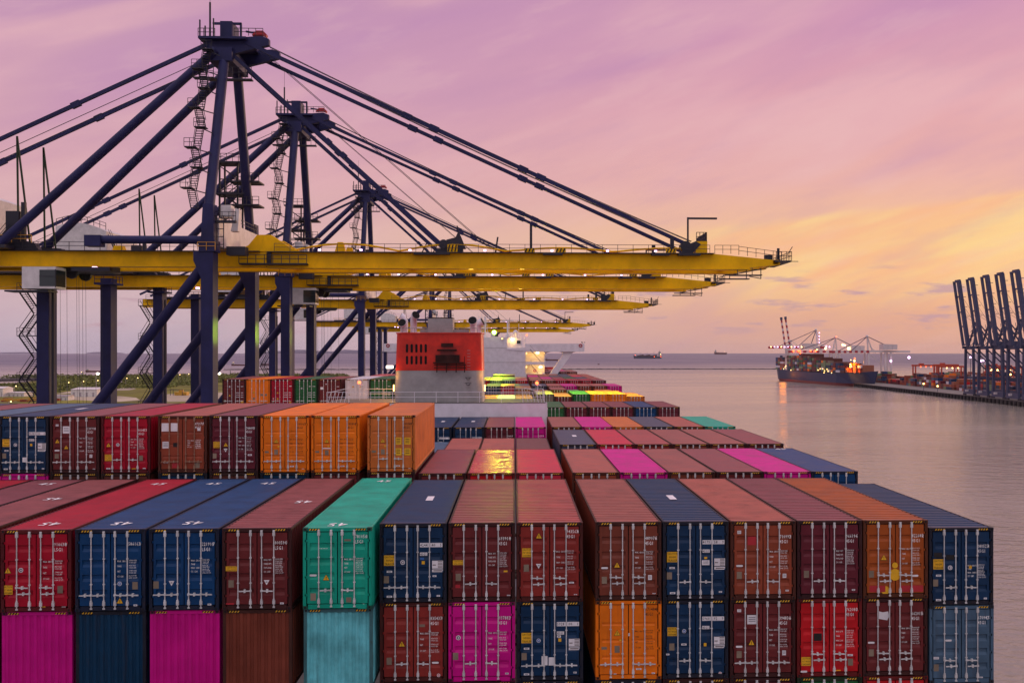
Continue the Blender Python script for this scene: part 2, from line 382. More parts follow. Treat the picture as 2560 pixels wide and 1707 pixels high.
def frame_mesh(Ln, H):
    k = ('frame', Ln, H)
    if k in CM: return CM[k]
    m = MB(); h = W / 2
    for y0, y1 in ((.012, .13), (Ln - .13, Ln - .012)):
        for s in (-1, 1): m.box(min(s * h, s * (h - .11)), max(s * h, s * (h - .11)), y0, y1, .118, H - .118)
        m.box(-h + .178, h - .178, y0, y1, H - .125, H - .004); m.box(-h + .178, h - .178, y0, y1, .03, .165)
    for s in (-1, 1):
        m.box(min(s * (h - .004), s * (h - .07)), max(s * (h - .004), s * (h - .07)), .178, Ln - .178, H - .085, H - .006)
        m.box(min(s * (h - .004), s * (h - .07)), max(s * (h - .004), s * (h - .07)), .178, Ln - .178, .02, .155)
    for x in (-1, 1):                       # pressed sill brackets, with the twist-lock gap left under the end sill
        m.box(min(x * (h - .18), x * (h - .5)), max(x * (h - .18), x * (h - .5)), .016, .12, -.0, .03)
    m.k = 1                                 # corner castings
    for x in (-1, 1):
        for y0, y1 in ((0, .178), (Ln - .178, Ln)):
            for z0, z1 in ((0, .118), (H - .118, H)):
                m.box(min(x * (h + .002), x * (h - .162)), max(x * (h + .002), x * (h - .162)), y0, y1, z0, z1)
                if y0 == 0:
                    m.k = 2; cx, cz = x * (h - .085), (z0 + z1) / 2
                    m.add([(cx - .035, -.003, cz - .035), (cx + .035, -.003, cz - .035), (cx + .035, -.003, cz + .035), (cx - .035, -.003, cz + .035)], [(0, 1, 2, 3)]); m.k = 1
    m.k = 2                                 # black gasket behind the door leaves and between two boxes
    m.box(-h + .1, h - .1, .095, .115, .16, H - .12)
    CM[k] = slots(m.mesh('container_frame'), 3); return CM[k]
def door_mesh(H, style, sx):
    """one leaf, its recessed bands; sx -1 / +1: the leaf's side"""
    k = ('door', H, style, sx)
    if k in CM: return CM[k]
    m = MB(); x0, x1 = (-W / 2 + .150, -.018) if sx < 0 else (.018, W / 2 - .150)
    z0, z1 = .195, H - .160; h = z1 - z0
    ix0, ix1 = x0 + .09, x1 - .09
    if style == 'bands': bands = [(.17, .10), (.385, .10), (.585, .10), (.80, .10)] if H > 2.7 else [(.2, .11), (.45, .11), (.7, .11)]
    elif style == 'many': bands = [(.09 + i * .118, .062) for i in range(8)]
    else: bands = [(.245, .05), (.485, .05), (.725, .05)]
    dp = .045 if style != 'lines' else .022
    yf, yb = .030, .030 + dp
    zs = [z0]; segs = []; last = z0
    for c, t in bands:
        a, b = z0 + (c - t / 2) * h, z0 + (c + t / 2) * h
        sl = (b - a) * .18
        segs.append((last, a, 'f')); segs.append((a, a + sl * 2.2, 'u')); segs.append((a + sl * 2.2, b - sl * .6, 'b')); segs.append((b - sl * .6, b, 'd')); last = b
    segs.append((last, z1, 'f'))
    for a, b, t in segs:
        ya, yb_ = {'f': (yf, yf), 'u': (yf, yb), 'b': (yb, yb), 'd': (yb, yf)}[t]
        m.add([(ix0, ya, a), (ix1, ya, a), (ix1, yb_, b), (ix0, yb_, b)], [(0, 1, 2, 3)])
        if t != 'f':
            for x in (ix0, ix1): m.add([(x, ya, a), (x, yb_, b), (x, yf, b), (x, yf, a)], [(0, 1, 2, 3)])
    for a, b in ((x0, ix0), (ix1, x1)): m.add([(a, yf, z0), (b, yf, z0), (b, yf, z1), (a, yf, z1)], [(0, 1, 2, 3)])
    for a, b, c, d in ((x0, z0, x1, z0), (x0, z1, x1, z1), (x0, z0, x0, z1), (x1, z0, x1, z1)):
        m.add([(a, yf, b), (c, yf, d), (c, .071, d), (a, .071, b)], [(0, 1, 2, 3)])
    # three hinges on the outer edge
    ox = x0 if sx < 0 else x1
    for f in (.12, .37, .63, .88): m.box(min(ox, ox + sx * .09), max(ox, ox + sx * .09), .012, .034, z0 + f * h - .035, z0 + f * h + .035)
    CM[k] = slots(m.mesh('container_door'), 1); return CM[k]
def bar_mesh(H):
    k = ('bar', H)
    if k in CM: return CM[k]
    m = MB(); m.tube((0, -.004, .10), (0, -.004, H - .075), .021, 6)
    for z, s in ((.20, 1), (H - .27, 1)):
        m.box(-.045, .045, -.03, .028, z, z + .13); m.box(-.03, .03, -.038, .02, z + .03, z + .19)
    m.box(-.04, .04, -.02, .02, .07, .12); m.box(-.04, .04, -.02, .02, H - .115, H - .065)
    for z in (.33 * H, .64 * H): m.box(-.038, .038, -.02, .028, z - .02, z + .02)
    CM[k] = slots(m.mesh('locking_bar'), 1); return CM[k]
def handle_mesh(sx):
    k = ('handle', sx)
    if k in CM: return CM[k]
    m = MB(); m.beam((0, -.03, 0), (sx * .40, -.045, -.01), .028, .04); m.box(sx * .20 - .03, sx * .20 + .03, -.06, .02, -.06, .055); m.box(-.035, .035, -.05, .02, -.035, .035)
    CM[k] = slots(m.mesh('door_handle'), 1); return CM[k]
def end_mesh(H):
    k = ('end', H)
    if k in CM: return CM[k]
    m = MB(); pr = corr(-W / 2 + .1, W / 2 - .1, .25, .045, .55, .16); vs = []; fs = []
    for x, o in pr: vs += [(x, .025 - o, .15), (x, .025 - o, H - .11)]
    for i in range(len(pr) - 1): fs.append((2 * i, 2 * i + 2, 2 * i + 3, 2 * i + 1))
    m.add(vs, fs)
    CM[k] = slots(m.mesh('container_end_wall'), 1); return CM[k]
def stripe_mesh():
    if 'stripe' in CM: return CM['stripe']
    m = MB(); m.add([(0, 0, 0), (.40, 0, 0), (.40, 0, .07), (0, 0, .07)], [(0, 1, 2, 3)])
    m.k = 1
    for i in range(4):
        a = .01 + i * .098; m.add([(a, -.002, .004), (a + .046, -.002, .004), (a + .088, -.002, .066), (a + .042, -.002, .066)], [(0, 1, 2, 3)])
    CM['stripe'] = slots(m.mesh('hazard_stripe'), 2); return CM['stripe']

# lettering: built from the default typeface, narrowed, as flat paint a millimetre proud of the door
TXT = {}
def text_geo(s):
    """faces of a string 1 m high in x,z; returns (verts, faces, width)"""
    if s in TXT: return TXT[s]
    cu = bpy.data.curves.new('lettering', 'FONT'); cu.body = s; cu.size = 1.4; cu.offset = .008; cu.space_character = 1.1; cu.resolution_u = 1; cu.fill_mode = 'FRONT'
    o = bpy.data.objects.new('lettering', cu); C.objects.link(o)
    me = bpy.data.meshes.new_from_object(o.evaluated_get(bpy.context.evaluated_depsgraph_get()))
    v = [(p.co.x, p.co.y) for p in me.vertices]; f = [tuple(p.vertices) for p in me.polygons]
    bpy.data.objects.remove(o); bpy.data.curves.remove(cu); bpy.data.meshes.remove(me)
    wd = max((p[0] for p in v), default=0)
    TXT[s] = (v, f, wd); return TXT[s]
def put_text(m, s, x, z, h, y=-.0, squeeze=.72, align='l'):
    v, f, wd = text_geo(s)
    k = h * squeeze
    x -= {'l': 0, 'r': wd * k, 'c': wd * k / 2}[align]
    m.add([(x + a * k, y, z + b * h) for a, b in v], f); return wd * k
def put_text_flat(m, s, x, y, h, z, turn=1, squeeze=.8):
    v, f, wd = text_geo(s); k = h * squeeze
    m.add([(x + turn * (a - wd / 2) * k, y + turn * b * h, z) for a, b in v], f)
YD = .029       # just proud of the door face
def rect(m, x0, x1, z0, z1, y=YD - .003):
    m.add([(x0, y, z0), (x1, y, z0), (x1, y, z1), (x0, y, z1)], [(0, 1, 2, 3)])
def disc(m, x, z, r, y=YD - .003, n=14, sx=1.0):
    m.add([(x + sx * r * math.cos(2 * math.pi * i / n), y, z + r * math.sin(2 * math.pi * i / n)) for i in range(n)], [tuple(range(n))])
def tri(m, x, z, r, y=YD - .003, up=1):
    m.add([(x - r, y, z - up * r * .8), (x + r, y, z - up * r * .8), (x, y, z + up * r)], [(0, 1, 2) if up > 0 else (0, 2, 1)])
WEIGHTS = {
 'gross': [('MAX. GROSS', '32500 KGS', '71650 LBS'), ('TARE', '4820 KGS', '10620 LBS'), ('NET', '27680 KGS', '61025 LBS'), ('CU.CAP.', '86.0 CU.M', '3040 CU.FT')],
 'wt': [('MAX. WT.', '32500 KGS', '71650 LBS'), ('TARE WT.', '3900 KGS', '8600 LBS'), ('PAYLOAD', '28600 KGS', '63050 LBS'), ('CU. CAP.', '76.4 CU.M', '2700 CU.FT')],
 'cargo': [('MAX. GROSS', '32500 KG', '71650 LB'), ('TARE', '3900 KG', '8600 LB'), ('MAX. CARGO', '28600 KG', '63050 LB'), ('CU. CAP.', '76.4 CU.M', '2700 CU.FT')],
 'gw': [('MAX.G.W', '30480 KGS', '67200 LBS'), ('TARE', '3870 KGS', '8530 LBS'), ('MAX.C.W', '26610 KGS', '58670 LBS'), ('CU.CAP', '76.0 CU.M', '2684 CU.FT')],
}
def decal(parent, name, mats, fn, lab=None):
    m = MB(); fn(m); me = slots(m.mesh(name), len(mats))
    return inst(me, name, parent, mats)
LEFT = ('pill', 'badge')
def dress(c, H, sp, ink):
    """markings of one door end; sp: what the photograph shows on it"""
    r4x = .62
    num, code, wt = sp.get('num'), sp.get('code'), sp.get('wt')
    zt = H * sp.get('numz', .80)
    if num or wt:
        m = MB()
        if num and not sp.get('plate'):
            a, b = num
            put_text(m, a, r4x, zt, .125, YD - .003, .74)
            if b: put_text(m, b, W / 2 - .215, zt, .125, YD - .003, .74)
            if code: put_text(m, code, r4x, zt - .185, .125, YD - .003, .74)
        if wt:
            z = H * sp.get('wtz', .60); st = sp.get('wts', .20)
            for k, (a, b, c_) in enumerate(WEIGHTS[wt]):
                put_text(m, a, .24, z - k * st, .062, YD - .003, .66)
                put_text(m, b, .64, z - k * st + .03, .05, YD - .003, .78); put_text(m, c_, .64, z - k * st - .045, .05, YD - .003, .78)
        if m.v: inst(slots(m.mesh('lettering'), 1), 'lettering', c, [ink])
    if num and sp.get('plate'):            # dark figures on white film
        def fn(m):
            a, b, e = num
            rect(m, .25, 1.07, zt - .03, zt + .125, YD - .003)
            rect(m, .25, .52, zt - .34, zt - .22, YD - .003)
            m.k = 1
            put_text(m, a, .26, zt, .105, YD - .006, .84); put_text(m, b, .68, zt, .105, YD - .006, .84); put_text(m, e, .98, zt, .105, YD - .006, .84)
            put_text(m, '45G1', .265, zt - .325, .085, YD - .006, .8)
        decal(c, 'number_plate', [M['decal_white'], M['ink_black']], fn)
        def fn(m):
            rect(m, .69, 1.09, H * .43, H * .53); m.k = 1
            for i in range(5): rect(m, .90, 1.07, H * .515 - i * .055, H * .515 - i * .055 + .022, YD - .006)
            rect(m, .71, .83, H * .47, H * .48, YD - .006); rect(m, .70, 1.08, H * .528 - .0, H * .528 + .004, YD - .006)
        decal(c, 'weight_plate', [M['decal_white'], M['ink_dark']], fn)
        def fn(m):
            rect(m, .69, 1.09, H * .385, H * .42); m.k = 1; rect(m, .74, 1.05, H * .398, H * .408, YD - .006)
        decal(c, 'small_plate', [M['decal_white'], M['ink_dark']], fn)
    for it in sp.get('items', ()):
        t, x, z = it[0], it[1], it[2] * H
        if t == 'tri':
            def fn(m):
                tri(m, x, z, .125); m.k = 1; tri(m, x, z, .105, YD - .006); m.k = 0
                rect(m, x - .010, x + .010, z - .03, z + .045, YD - .009); rect(m, x - .011, x + .011, z - .06, z - .042, YD - .009)
            decal(c, 'warning_label', [M['ink_black'], M['decal_yellow']], fn)
        elif t == 'inv':
            def fn(m):
                tri(m, x, z, .10, YD - .003, -1); m.k = 1; rect(m, x - .035, x + .035, z + .0, z + .03, YD - .006)
            decal(c, 'inverted_label', [M['decal_white'], M['ink_black']], fn)
        elif t in ('caution', 'caution_wide', 'caution96'):
            lines = {'caution': ('CAUTION', 'HIGH', 'TRAILER'), 'caution_wide': ('CAUTION', "2.9m HIGH"), 'caution96': ('CAUTION', "9'6\" HIGH", 'CONTAINER')}[t]
            ww, hh = {'caution': (.20, .19), 'caution_wide': (.20, .085), 'caution96': (.175, .16)}[t]
            def fn(m):
                rect(m, x - ww, x + ww, z - hh, z + hh); m.k = 1; n = len(lines)
                for i, s in enumerate(lines):
                    h = hh * 2 / n * .6; _, _, wd = text_geo(s); sq = min(.9, ww * 1.8 / (wd * h))
                    put_text(m, s, x, z + hh - (i + 1) * hh * 2 / n + h * .35, h, YD - .006, sq, 'c')
            decal(c, 'caution_label', [M['decal_yellow'], M['ink_black']], fn)
        elif t == 'data':
            decal(c, 'data_plate', [M['decal_grey']], lambda m: rect(m, x - .095, x + .095, z - .13, z + .13))
        elif t == 'pill':
            def fn(m):
                rect(m, x - .09, x + .09, z - .036, z + .036); disc(m, x - .09, z, .036, YD - .0035); disc(m, x + .09, z, .036, YD - .0035)
            decal(c, 'oval_label', [M['decal_white']], fn)
        elif t == 'badge':
            def fn(m):
                disc(m, x, z, .085); m.k = 1; disc(m, x, z, .058, YD - .006); m.k = 0; disc(m, x + .005, z, .03, YD - .009)
            decal(c, 'round_label', [M['decal_white'], M['slate']], fn)
        elif t == 'seal':
            def fn(m):
                disc(m, x, z, .062); m.k = 1; disc(m, x, z, .042, YD - .006); m.k = 0; rect(m, x - .03, x + .03, z - .01, z + .01, YD - .009)
            decal(c, 'round_label', [M['decal_white'], M['decal_red']], fn)
        elif t == 'bseal':
            def fn(m):
                disc(m, x, z, .075); m.k = 1; disc(m, x, z, .058, YD - .006); m.k = 0; rect(m, x - .03, x + .03, z - .012, z + .012, YD - .009)
            decal(c, 'round_label', [M['decal_white'], M['decal_blue']], fn)
        elif t == 'white':
            ww, hh = it[3], it[4]
            def fn(m):
                rect(m, x - ww, x + ww, z - hh, z + hh); m.k = 1
                if hh > .04:
                    for i in range(3): rect(m, x - ww * .7, x + ww * .7, z + hh * (.4 - i * .4), z + hh * (.4 - i * .4) + hh * .12, YD - .006)
                else: rect(m, x - ww * .6, x + ww * .5, z - hh * .3, z + hh * .3, YD - .006)
            decal(c, 'white_label', [M['decal_white'], M['slate']], fn)
        elif t == 'blank':
            decal(c, 'white_label', [M['decal_white']], lambda m: rect(m, x - it[3], x + it[3], z - it[4], z + it[4]))
        elif t in ('yellow', 'black', 'dark', 'red', 'blueplate'):
            mm = {'yellow': 'decal_yellow', 'black': 'decal_black', 'dark': 'decal_grey', 'red': 'decal_red', 'blueplate': 'decal_blue'}[t]
            decal(c, t.replace('plate', '') + '_label', [M[mm]], lambda m: rect(m, x - it[3], x + it[3], z - it[4], z + it[4]))
        elif t == 'yplate':                 # printed figures on yellow film
            def fn(m):
                rect(m, x - it[3], x + it[3], z - it[4], z + it[4]); m.k = 1
                for i in range(3): rect(m, x - it[3] * .7, x + it[3] * .6, z + it[4] * (.5 - i * .5), z + it[4] * (.5 - i * .5) + .03, YD - .006)
            decal(c, 'yellow_plate', [M['decal_yellow'], M['ink_dark']], fn)
        elif t == 'text':
            def fn(m): put_text(m, it[3], x, z, it[4], YD - .003, .8)
            decal(c, 'lettering', [ink], fn)
        elif t == 'torn':
            def fn(m): m.add([(x - .2, YD - .003, z - .11), (x + .12, YD - .003, z - .17), (x + .20, YD - .003, z - .02), (x + .16, YD - .003, z + .16), (x - .05, YD - .003, z + .13), (x - .19, YD - .003, z + .17)], [(0, 1, 2, 3, 4, 5)])
            decal(c, 'torn_label', [M['decal_white']], fn)
        elif t == 'spot':
            decal(c, 'round_patch', [M['decal_yellow']], lambda m: disc(m, x, z, it[3], YD - .002))

FR = 'front'
ORD = ['', 'first', 'second', 'third', 'fourth', 'fifth', 'sixth', 'seventh', 'eighth', 'ninth', 'tenth', 'eleventh', 'twelfth', 'thirteenth', 'fourteenth', 'fifteenth']
CX = {}      # column centres; R6 is at the ship's water side, Q1 at the quay side
for i in range(6): CX['R%d' % (i + 1)] = 4.19 + 2.5 * i
for i in range(4): CX['M%d' % (i + 1)] = -6.21 + 2.5 * i + .005 - (.11 if i == 0 else 0)
for i in range(4): CX['P%d' % (i + 1)] = -9.16 - 2.57 * (3 - i)
for i in range(6): CX['Q%d' % (i + 1)] = -19.74 - 2.53 * (5 - i)
COLS = ['R6', 'R5', 'R4', 'R3', 'R2', 'R1', 'M4', 'M3', 'M2', 'M1', 'P4', 'P3', 'P2', 'P1', 'Q6', 'Q5', 'Q4', 'Q3', 'Q2', 'Q1']
NAMES = {'pale_blue': 'pale blue', 'steel_blue': 'steel blue', 'dull_orange': 'dull orange', 'burnt_orange': 'burnt orange', 'red_brown': 'red-brown', 'pink_red': 'pinkish red', 'dark_blue': 'dark blue', 'pale_green': 'pale green', 'grey_brown': 'grey-brown', 'dark_brown': 'dark brown'}
GRP = 'containers stacked on the ship'
n_cont = 0
def container(col, Y, ztop, paint, row, tier='top tier', Ln=L40, H=HC, lod=2, end=False, sp=None, deep=False, style='bands', ink=None, feat='', oldbar=False, stripes=True):
    """one container: ztop and Y are its roof and its door end, column col"""
    global n_cont; n_cont += 1
    sp = sp or {}
    x = CX[col]
    cn = NAMES.get(paint, paint)
    place = ORD[COLS.index(col) + 1] if COLS.index(col) < 15 else {15: 'sixteenth', 16: 'seventeenth', 17: 'eighteenth', 18: 'nineteenth', 19: 'twentieth'}[COLS.index(col)]
    lab = '%s container%s, %s row, %s, %s from the water side' % (cn, (' ' + feat) if feat else '', row, tier, place)
    jx, jy = rng.uniform(-.012, .012), rng.uniform(-.02, .02)
    c = thing('shipping_container', (x + jx, Y + jy, ztop - H), lab, 'container', GRP)
    fm = M[paint + '_frame']
    if paint in ('orange', 'teal', 'magenta', 'white', 'steel_blue', 'dull_orange') and lod: fm = M[paint]
    inst(body_mesh(Ln, H), 'body', c, [M[paint]])
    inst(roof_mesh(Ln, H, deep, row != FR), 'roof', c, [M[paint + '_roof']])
    inst(frame_mesh(Ln, H), 'frame', c, [fm, M[paint + '_frame'], M['rubber']])
    bars = M['galv_old'] if oldbar else M['galv']
    if end:
        inst(end_mesh(H), 'end_wall', c, [M[paint]])
    else:
        for s in (-1, 1): inst(door_mesh(H, style, s), 'door', c, [M[paint]])
        if lod >= 1 and not sp.get('nobars'):
            for i, bx in enumerate((-.66, -.22, .17, .60)):
                b = inst(bar_mesh(H), 'locking_bar', c, [bars], (bx, 0, 0))
                if lod >= 2:
                    hp = sp.get('handles', 'four')
                    if hp == 'four': inst(handle_mesh(-1 if i < 2 else 1), 'handle', b, [bars], (0, 0, H * .20))
                    elif hp == 'pair':
                        if i in (0, 2): inst(handle_mesh(1), 'handle', b, [bars], (0, 0, H * .30))
                        else: inst(handle_mesh(-1), 'handle', b, [bars], (0, 0, H * .225))
                    elif i in (1, 2): inst(handle_mesh(-1 if i < 2 else 1), 'handle', b, [bars], (0, 0, H * .235))
    if lod >= 2 and stripes:
        for hx_ in (-W / 2 + .20, W / 2 - .60): inst(stripe_mesh(), 'hazard_stripe', c, [M['ink_black'], M['decal_yellow']], (hx_, .008, H - .098))
    if sp: dress(c, H, sp, ink or M['ink_white'])
    for rm in sp.get('roof', ()):
        m = MB()
        if rm[0] == 'panel':
            m.add([(rm[1] - .15, rm[2] - .6, H + .004), (rm[1] + .15, rm[2] - .6, H + .004), (rm[1] + .15, rm[2] + .6, H + .004), (rm[1] - .15, rm[2] + .6, H + .004)], [(0, 1, 2, 3)])
            inst(slots(m.mesh('roof_panel'), 1), 'roof_panel', c, [M['decal_white']])
        else:
            put_text_flat(m, rm[0], rm[1], rm[2], .62, H + .004, rm[3])
            inst(slots(m.mesh('roof_lettering'), 1), 'roof_lettering', c, [M['ink_white']])
    return c

zt = lambda py, Y: EYE - (py - PY) * Y / F      # level seen at height py on the row at Y
YA, YB, YC, YDD, YE, YF = 36.0, 50.5, 64.7, 78.9, 105.8, 134.6
A45 = YA - .76
# ---- front row, top tier
HA = zt(1306.0, YA)
D = ('data', -.93, .325)
specs = {
 'P1': ('crimson', 45, dict(num=('916638', '8'), code='L5G1', wt='gross', handles='pair', items=[('tri', -.98, .505), ('badge', -.53, .51), ('caution96', -.99, .27), ('data', .83, .27), ('white', .95, .055, .07, .018), ('yellow', .24, .06, .08, .016)], roof=[('45', -.05, 1.5, -1), ('45', .0, 11.6, 1)])),
 'P2': ('blue', 45, dict(num=('586163', '3'), wt='gross', wts=.18, items=[('data', .86, .31), ('tri', .33, .125), ('bseal', .32, .335), ('white', .87, .07, .065, .03)], roof=[('45', -.05, 1.5, -1), ('45', 0, 11.6, 1)])),
 'P3': ('blue', 45, dict(num=('221910', '7'), code='L5G1', wt='cargo', wts=.13, numz=.79, items=[('data', -.98, .315), ('inv', -.44, .335), ('white', .89, .07, .065, .03)], roof=[('45', -.05, 1.5, -1), ('45', 0, 11.6, 1)])),
 'P4': ('maroon', 45, dict(num=('800594', '0'), code='L5G1', wt='wt', wts=.14, numz=.80, handles='mid', items=[('caution_wide', -.90, .505), ('data', -.91, .32), ('inv', .34, .335), ('white', .88, .075, .065, .03), ('red', -.95, .075, .14, .03)], roof=[('45', .35, 6.4, -1)])),
 'M1': ('teal', 45, dict(num=('781056', '3'), code='L5G1', wt='gross', wts=.15, numz=.87, handles='mid', items=[('tri', -.40, .385), ('pill', -.86, .415), ('data', -.86, .15), ('seal', .93, .04), ('text', -.65, .74, 'teng.com.cn', .05), ('dark', .36, .845, .12, .035), ('dark', .40, .11, .09, .09)], roof=[('45', -.1, .95, -1), ('45', 0, 12.2, 1)])),
 'M2': ('navy', 40, dict(num=('4244', '40', '5'), plate=1, numz=.71, items=[('caution', -.86, .535), ('badge', -.38, .51), ('white', -.86, .395, .10, .035), ('data', -.97, .295), ('white', -.86, .08, .10, .035), ('white', .78, .335, .07, .03), ('white', .92, .085, .06, .03), ('yellow', .37, .505, .055, .06), ('blueplate', .33, .555, .07, .04)], roof=[('panel', .10, 6.1)])),
 'M3': ('maroon', 40, dict(num=('693901', '4'), code='45G1', wt='wt', wts=.14, numz=.78, handles='mid', items=[('caution_wide', -.86, .50), ('data', -.86, .315), ('yellow', .87, .385, .07, .03), ('red', -.88, .20, .09, .06), ('white', .98, .08, .06, .018)])),
 'M4': ('red_brown', 40, dict(num=('943567', '8'), code='45G1', wt='cargo', wts=.20, wtz=.62, numz=.865, handles='pair', items=[('tri', -.40, .83), ('caution96', -.84, .62), ('inv', -.41, .45), ('data', -.86, .425), ('white', .80, .235, .09, .03), ('white', .95, .085, .06, .015)])),
 'R1': ('brown', 40, dict(num=('489076', '5'), code='45G1', wt='gross', wts=.19, numz=.77, handles='pair', items=[('tri', -.42, .45), ('pill', -.88, .415), ('data', -.89, .26), ('white', .80, .29, .07, .09), ('white', .95, .085, .06, .015)])),
 'R2': ('navy', 40, dict(num=('4179', '58', '9'), plate=1, numz=.72, handles='mid', items=[('caution', -.87, .55), ('white', -.88, .41, .10, .035), ('data', -.98, .31), ('white', -.86, .09, .10, .035), ('yellow', .37, .535, .055, .04), ('white', .37, .475, .14, .09), ('white', .92, .10, .06, .03)], roof=[('panel', .05, 6.0)])),
 'R3': ('rust', 40, dict(num=('710992', '1'), code='45G1', wt='gross', wts=.19, numz=.78, handles='mid', items=[('pill', -.88, .43), ('data', -.89, .31), ('white', .80, .30, .07, .08), ('white', -.89, .86, .07, .06), ('white', .90, .11, .06, .03), ('red', -.42, .75, .16, .16)])),
 'R4': ('plum', 40, dict(num=('966194', '5'), code='45G1', wt='wt', wts=.14, numz=.78, handles='mid', items=[('data', -.87, .315), ('white', .90, .11, .06, .03)])),
 'R5': ('burnt_orange', 40, dict(num=('822640', '2'), code='45G1', wt='gross', wts=.18, wtz=.62, numz=.78, handles='pair', items=[('tri', -.44, .52), ('data', -.91, .31), ('pill', .74, .285), ('spot', -.02, .42, .11), ('spot', -.02, .30, .22), ('spot', -.38, .10, .16), ('red', -.68, .12, .30, .12), ('red', .60, .12, .45, .12)])),
 'R6': ('navy', 40, dict(num=('080527', '8'), code='45G1', wt='cargo', wts=.13, wtz=.50, numz=.74, handles='mid', items=[('caution', -.86, .53), ('badge', -.42, .485), ('yellow', .35, .49, .055, .06), ('white', -.86, .385, .10, .035), ('data', -.97, .29), ('white', -.86, .07, .10, .035), ('white', .92, .085, .06, .03), ('black', -.88, .65, .16, .09), ('black', -.42, .62, .15, .09)])),
}
FR = 'front'
for c_, (p, ln, sp) in specs.items():
    nb = sp['num'][0] + (sp['num'][1] if sp.get('plate') else '')
    z = HA if c_ != 'R6' else HA - .30
    if ln == 45: container(c_, A45, HA + .0, p, FR, Ln=L45, lod=2, sp=sp, deep=(c_ == 'P4'), feat='marked ' + nb)
    else: container(c_, YA, z, p, FR, lod=2, sp=sp, deep=(c_ in ('M3', 'M4', 'R1', 'R2', 'R4', 'R5', 'R6')), feat='marked ' + nb)
for c_, p in (('Q6', 'maroon'), ('Q5', 'plum'), ('Q4', 'crimson')):
    container(c_, A45, HA, p, FR, Ln=L45, lod=0, sp=dict(roof=[('45', .1, 7.6 if c_ == 'Q6' else 11.8, -1 if c_ == 'Q6' else 1)]) if c_ != 'Q4' else None, feat='with a white roof number' if c_ != 'Q4' else '')
# ---- front row, second tier
for k in (1, 2): container('Q6', A45, HA - k * (HC + .012), ('plum', 'dark_blue')[k - 1], FR, ('second tier', 'third tier')[k - 1], Ln=L45, lod=0)
for c_, p in (('P1', 'magenta'), ('P2', 'dark_blue'), ('P3', 'magenta'), ('P4', 'burnt_orange'), ('M1', 'pale_blue')):
    container(c_, A45 + .06, HA - HC - .012, p if p != 'burnt_orange' else 'brown', FR, 'second tier', Ln=L45, lod=2, end=True, feat='with ribbed blank end')
t2 = {
 'M2': ('red_brown', dict(num=('835437', '9'), code='45G1', wt='gross', wts=.21, numz=.78, handles='mid', items=[('tri', -.42, .48), ('data', -.88, .265), ('pill', .80, .24), ('seal', .92, .08), ('dark', .32, .71, .10, .05)])),
 'M3': ('magenta', dict(num=('037882', '9'), code='45G1', wt='gross', wts=.20, numz=.78, handles='mid', items=[('badge', -.86, .555), ('data', -.96, .32), ('white', .92, .095, .06, .03)])),
 'M4': ('navy', dict(num=('5928', '00', '1'), plate=1, numz=.70, items=[('caution', -.85, .545), ('bseal', -.42, .51), ('white', -.86, .41, .10, .035), ('data', -.95, .31), ('yellow', .36, .515, .055, .06), ('blank', -.20, .255, .11, .17), ('blank', .06, .245, .11, .15), ('white', -.86, .085, .10, .035), ('white', .92, .10, .06, .03), ('white', .33, .56, .07, .04)])),
 'R1': ('orange', dict(num=('171484', '0'), code='45G1', wt='gross', wts=.20, numz=.87, ink=1, items=[('tri', -.42, .59), ('data', -.42, .385), ('white', .02, .57, .03, .05), ('yellow', -.30, .50, .04, .03), ('dark', -.90, .40, .10, .05), ('white', .92, .075, .06, .025), ('white', .38, .13, .10, .03), ('white', -.50, .07, .05, .02)])),
 'R2': ('navy', dict(num=('5960', '92', '9'), plate=1, numz=.745, handles='mid', items=[('caution96', -.87, .60), ('bseal', -.42, .605), ('data', -.88, .405), ('white', -.43, .435, .10, .035), ('yellow', .36, .43, .05, .06), ('seal', .92, .06), ('white', -.90, .045, .10, .03), ('white', -1.03, .31, .06, .03)])),
 'R3': ('maroon', dict(num=('394836', '6'), code='45G1', wt='gross', wts=.19, numz=.74, items=[('white', -.88, .86, .075, .05), ('white', -.40, .745, .18, .17), ('tri', -.42, .45), ('pill', -.88, .40), ('data', -.88, .30), ('white', .80, .315, .07, .09)])),
 'R4': ('red', dict(num=('762080', '3'), code='45G0', wt='gw', wts=.17, wtz=.57, numz=.84, handles='pair', items=[('black', -.44, .51, .15, .14), ('caution96', -.88, .20), ('white', .78, .275, .10, .035), ('data', .79, .185), ('pill', -.96, .07), ('yellow', .30, .08, .12, .018)])),
 'R5': ('maroon', dict(num=('662015', '6'), code='45G1', wt='gross', wts=.17, numz=.78, handles='pair', items=[('torn', -.42, .775), ('pill', -.90, .43), ('data', -.90, .30)])),
 'R6': ('steel_blue', dict(num=('670942', '5'), code='45G1', wt=None, numz=.82, handles='pair', items=[('data', -.96, .20), ('white', -.96, .325, .10, .045), ('pill', -.5, .55), ('white', .72, .07, .09, .025)])),
}
for c_, (p, sp) in t2.items():
    nb = sp['num'][0] + (sp['num'][1] if sp.get('plate') else '')
    z = (HA if c_ != 'R6' else HA - .30) - HC - .012
    container(c_, YA + rng.uniform(-.01, .02), z, p, FR, 'second tier', lod=2, sp=sp, ink=M['ink_dark'] if sp.get('ink') else None, feat='marked ' + nb, style='lines' if p == 'orange' else 'bands')
for c_, p in (('M2', 'dark_brown'), ('M3', 'plum'), ('M4', 'navy'), ('R1', 'navy'), ('R2', 'maroon'), ('R3', 'plum'), ('R4', 'green'), ('R5', 'red'), ('R6', 'dark_brown')):
    container(c_, YA, (HA if c_ != 'R6' else HA - .30) - 2 * HC - .024, p, FR, 'third tier', lod=2)

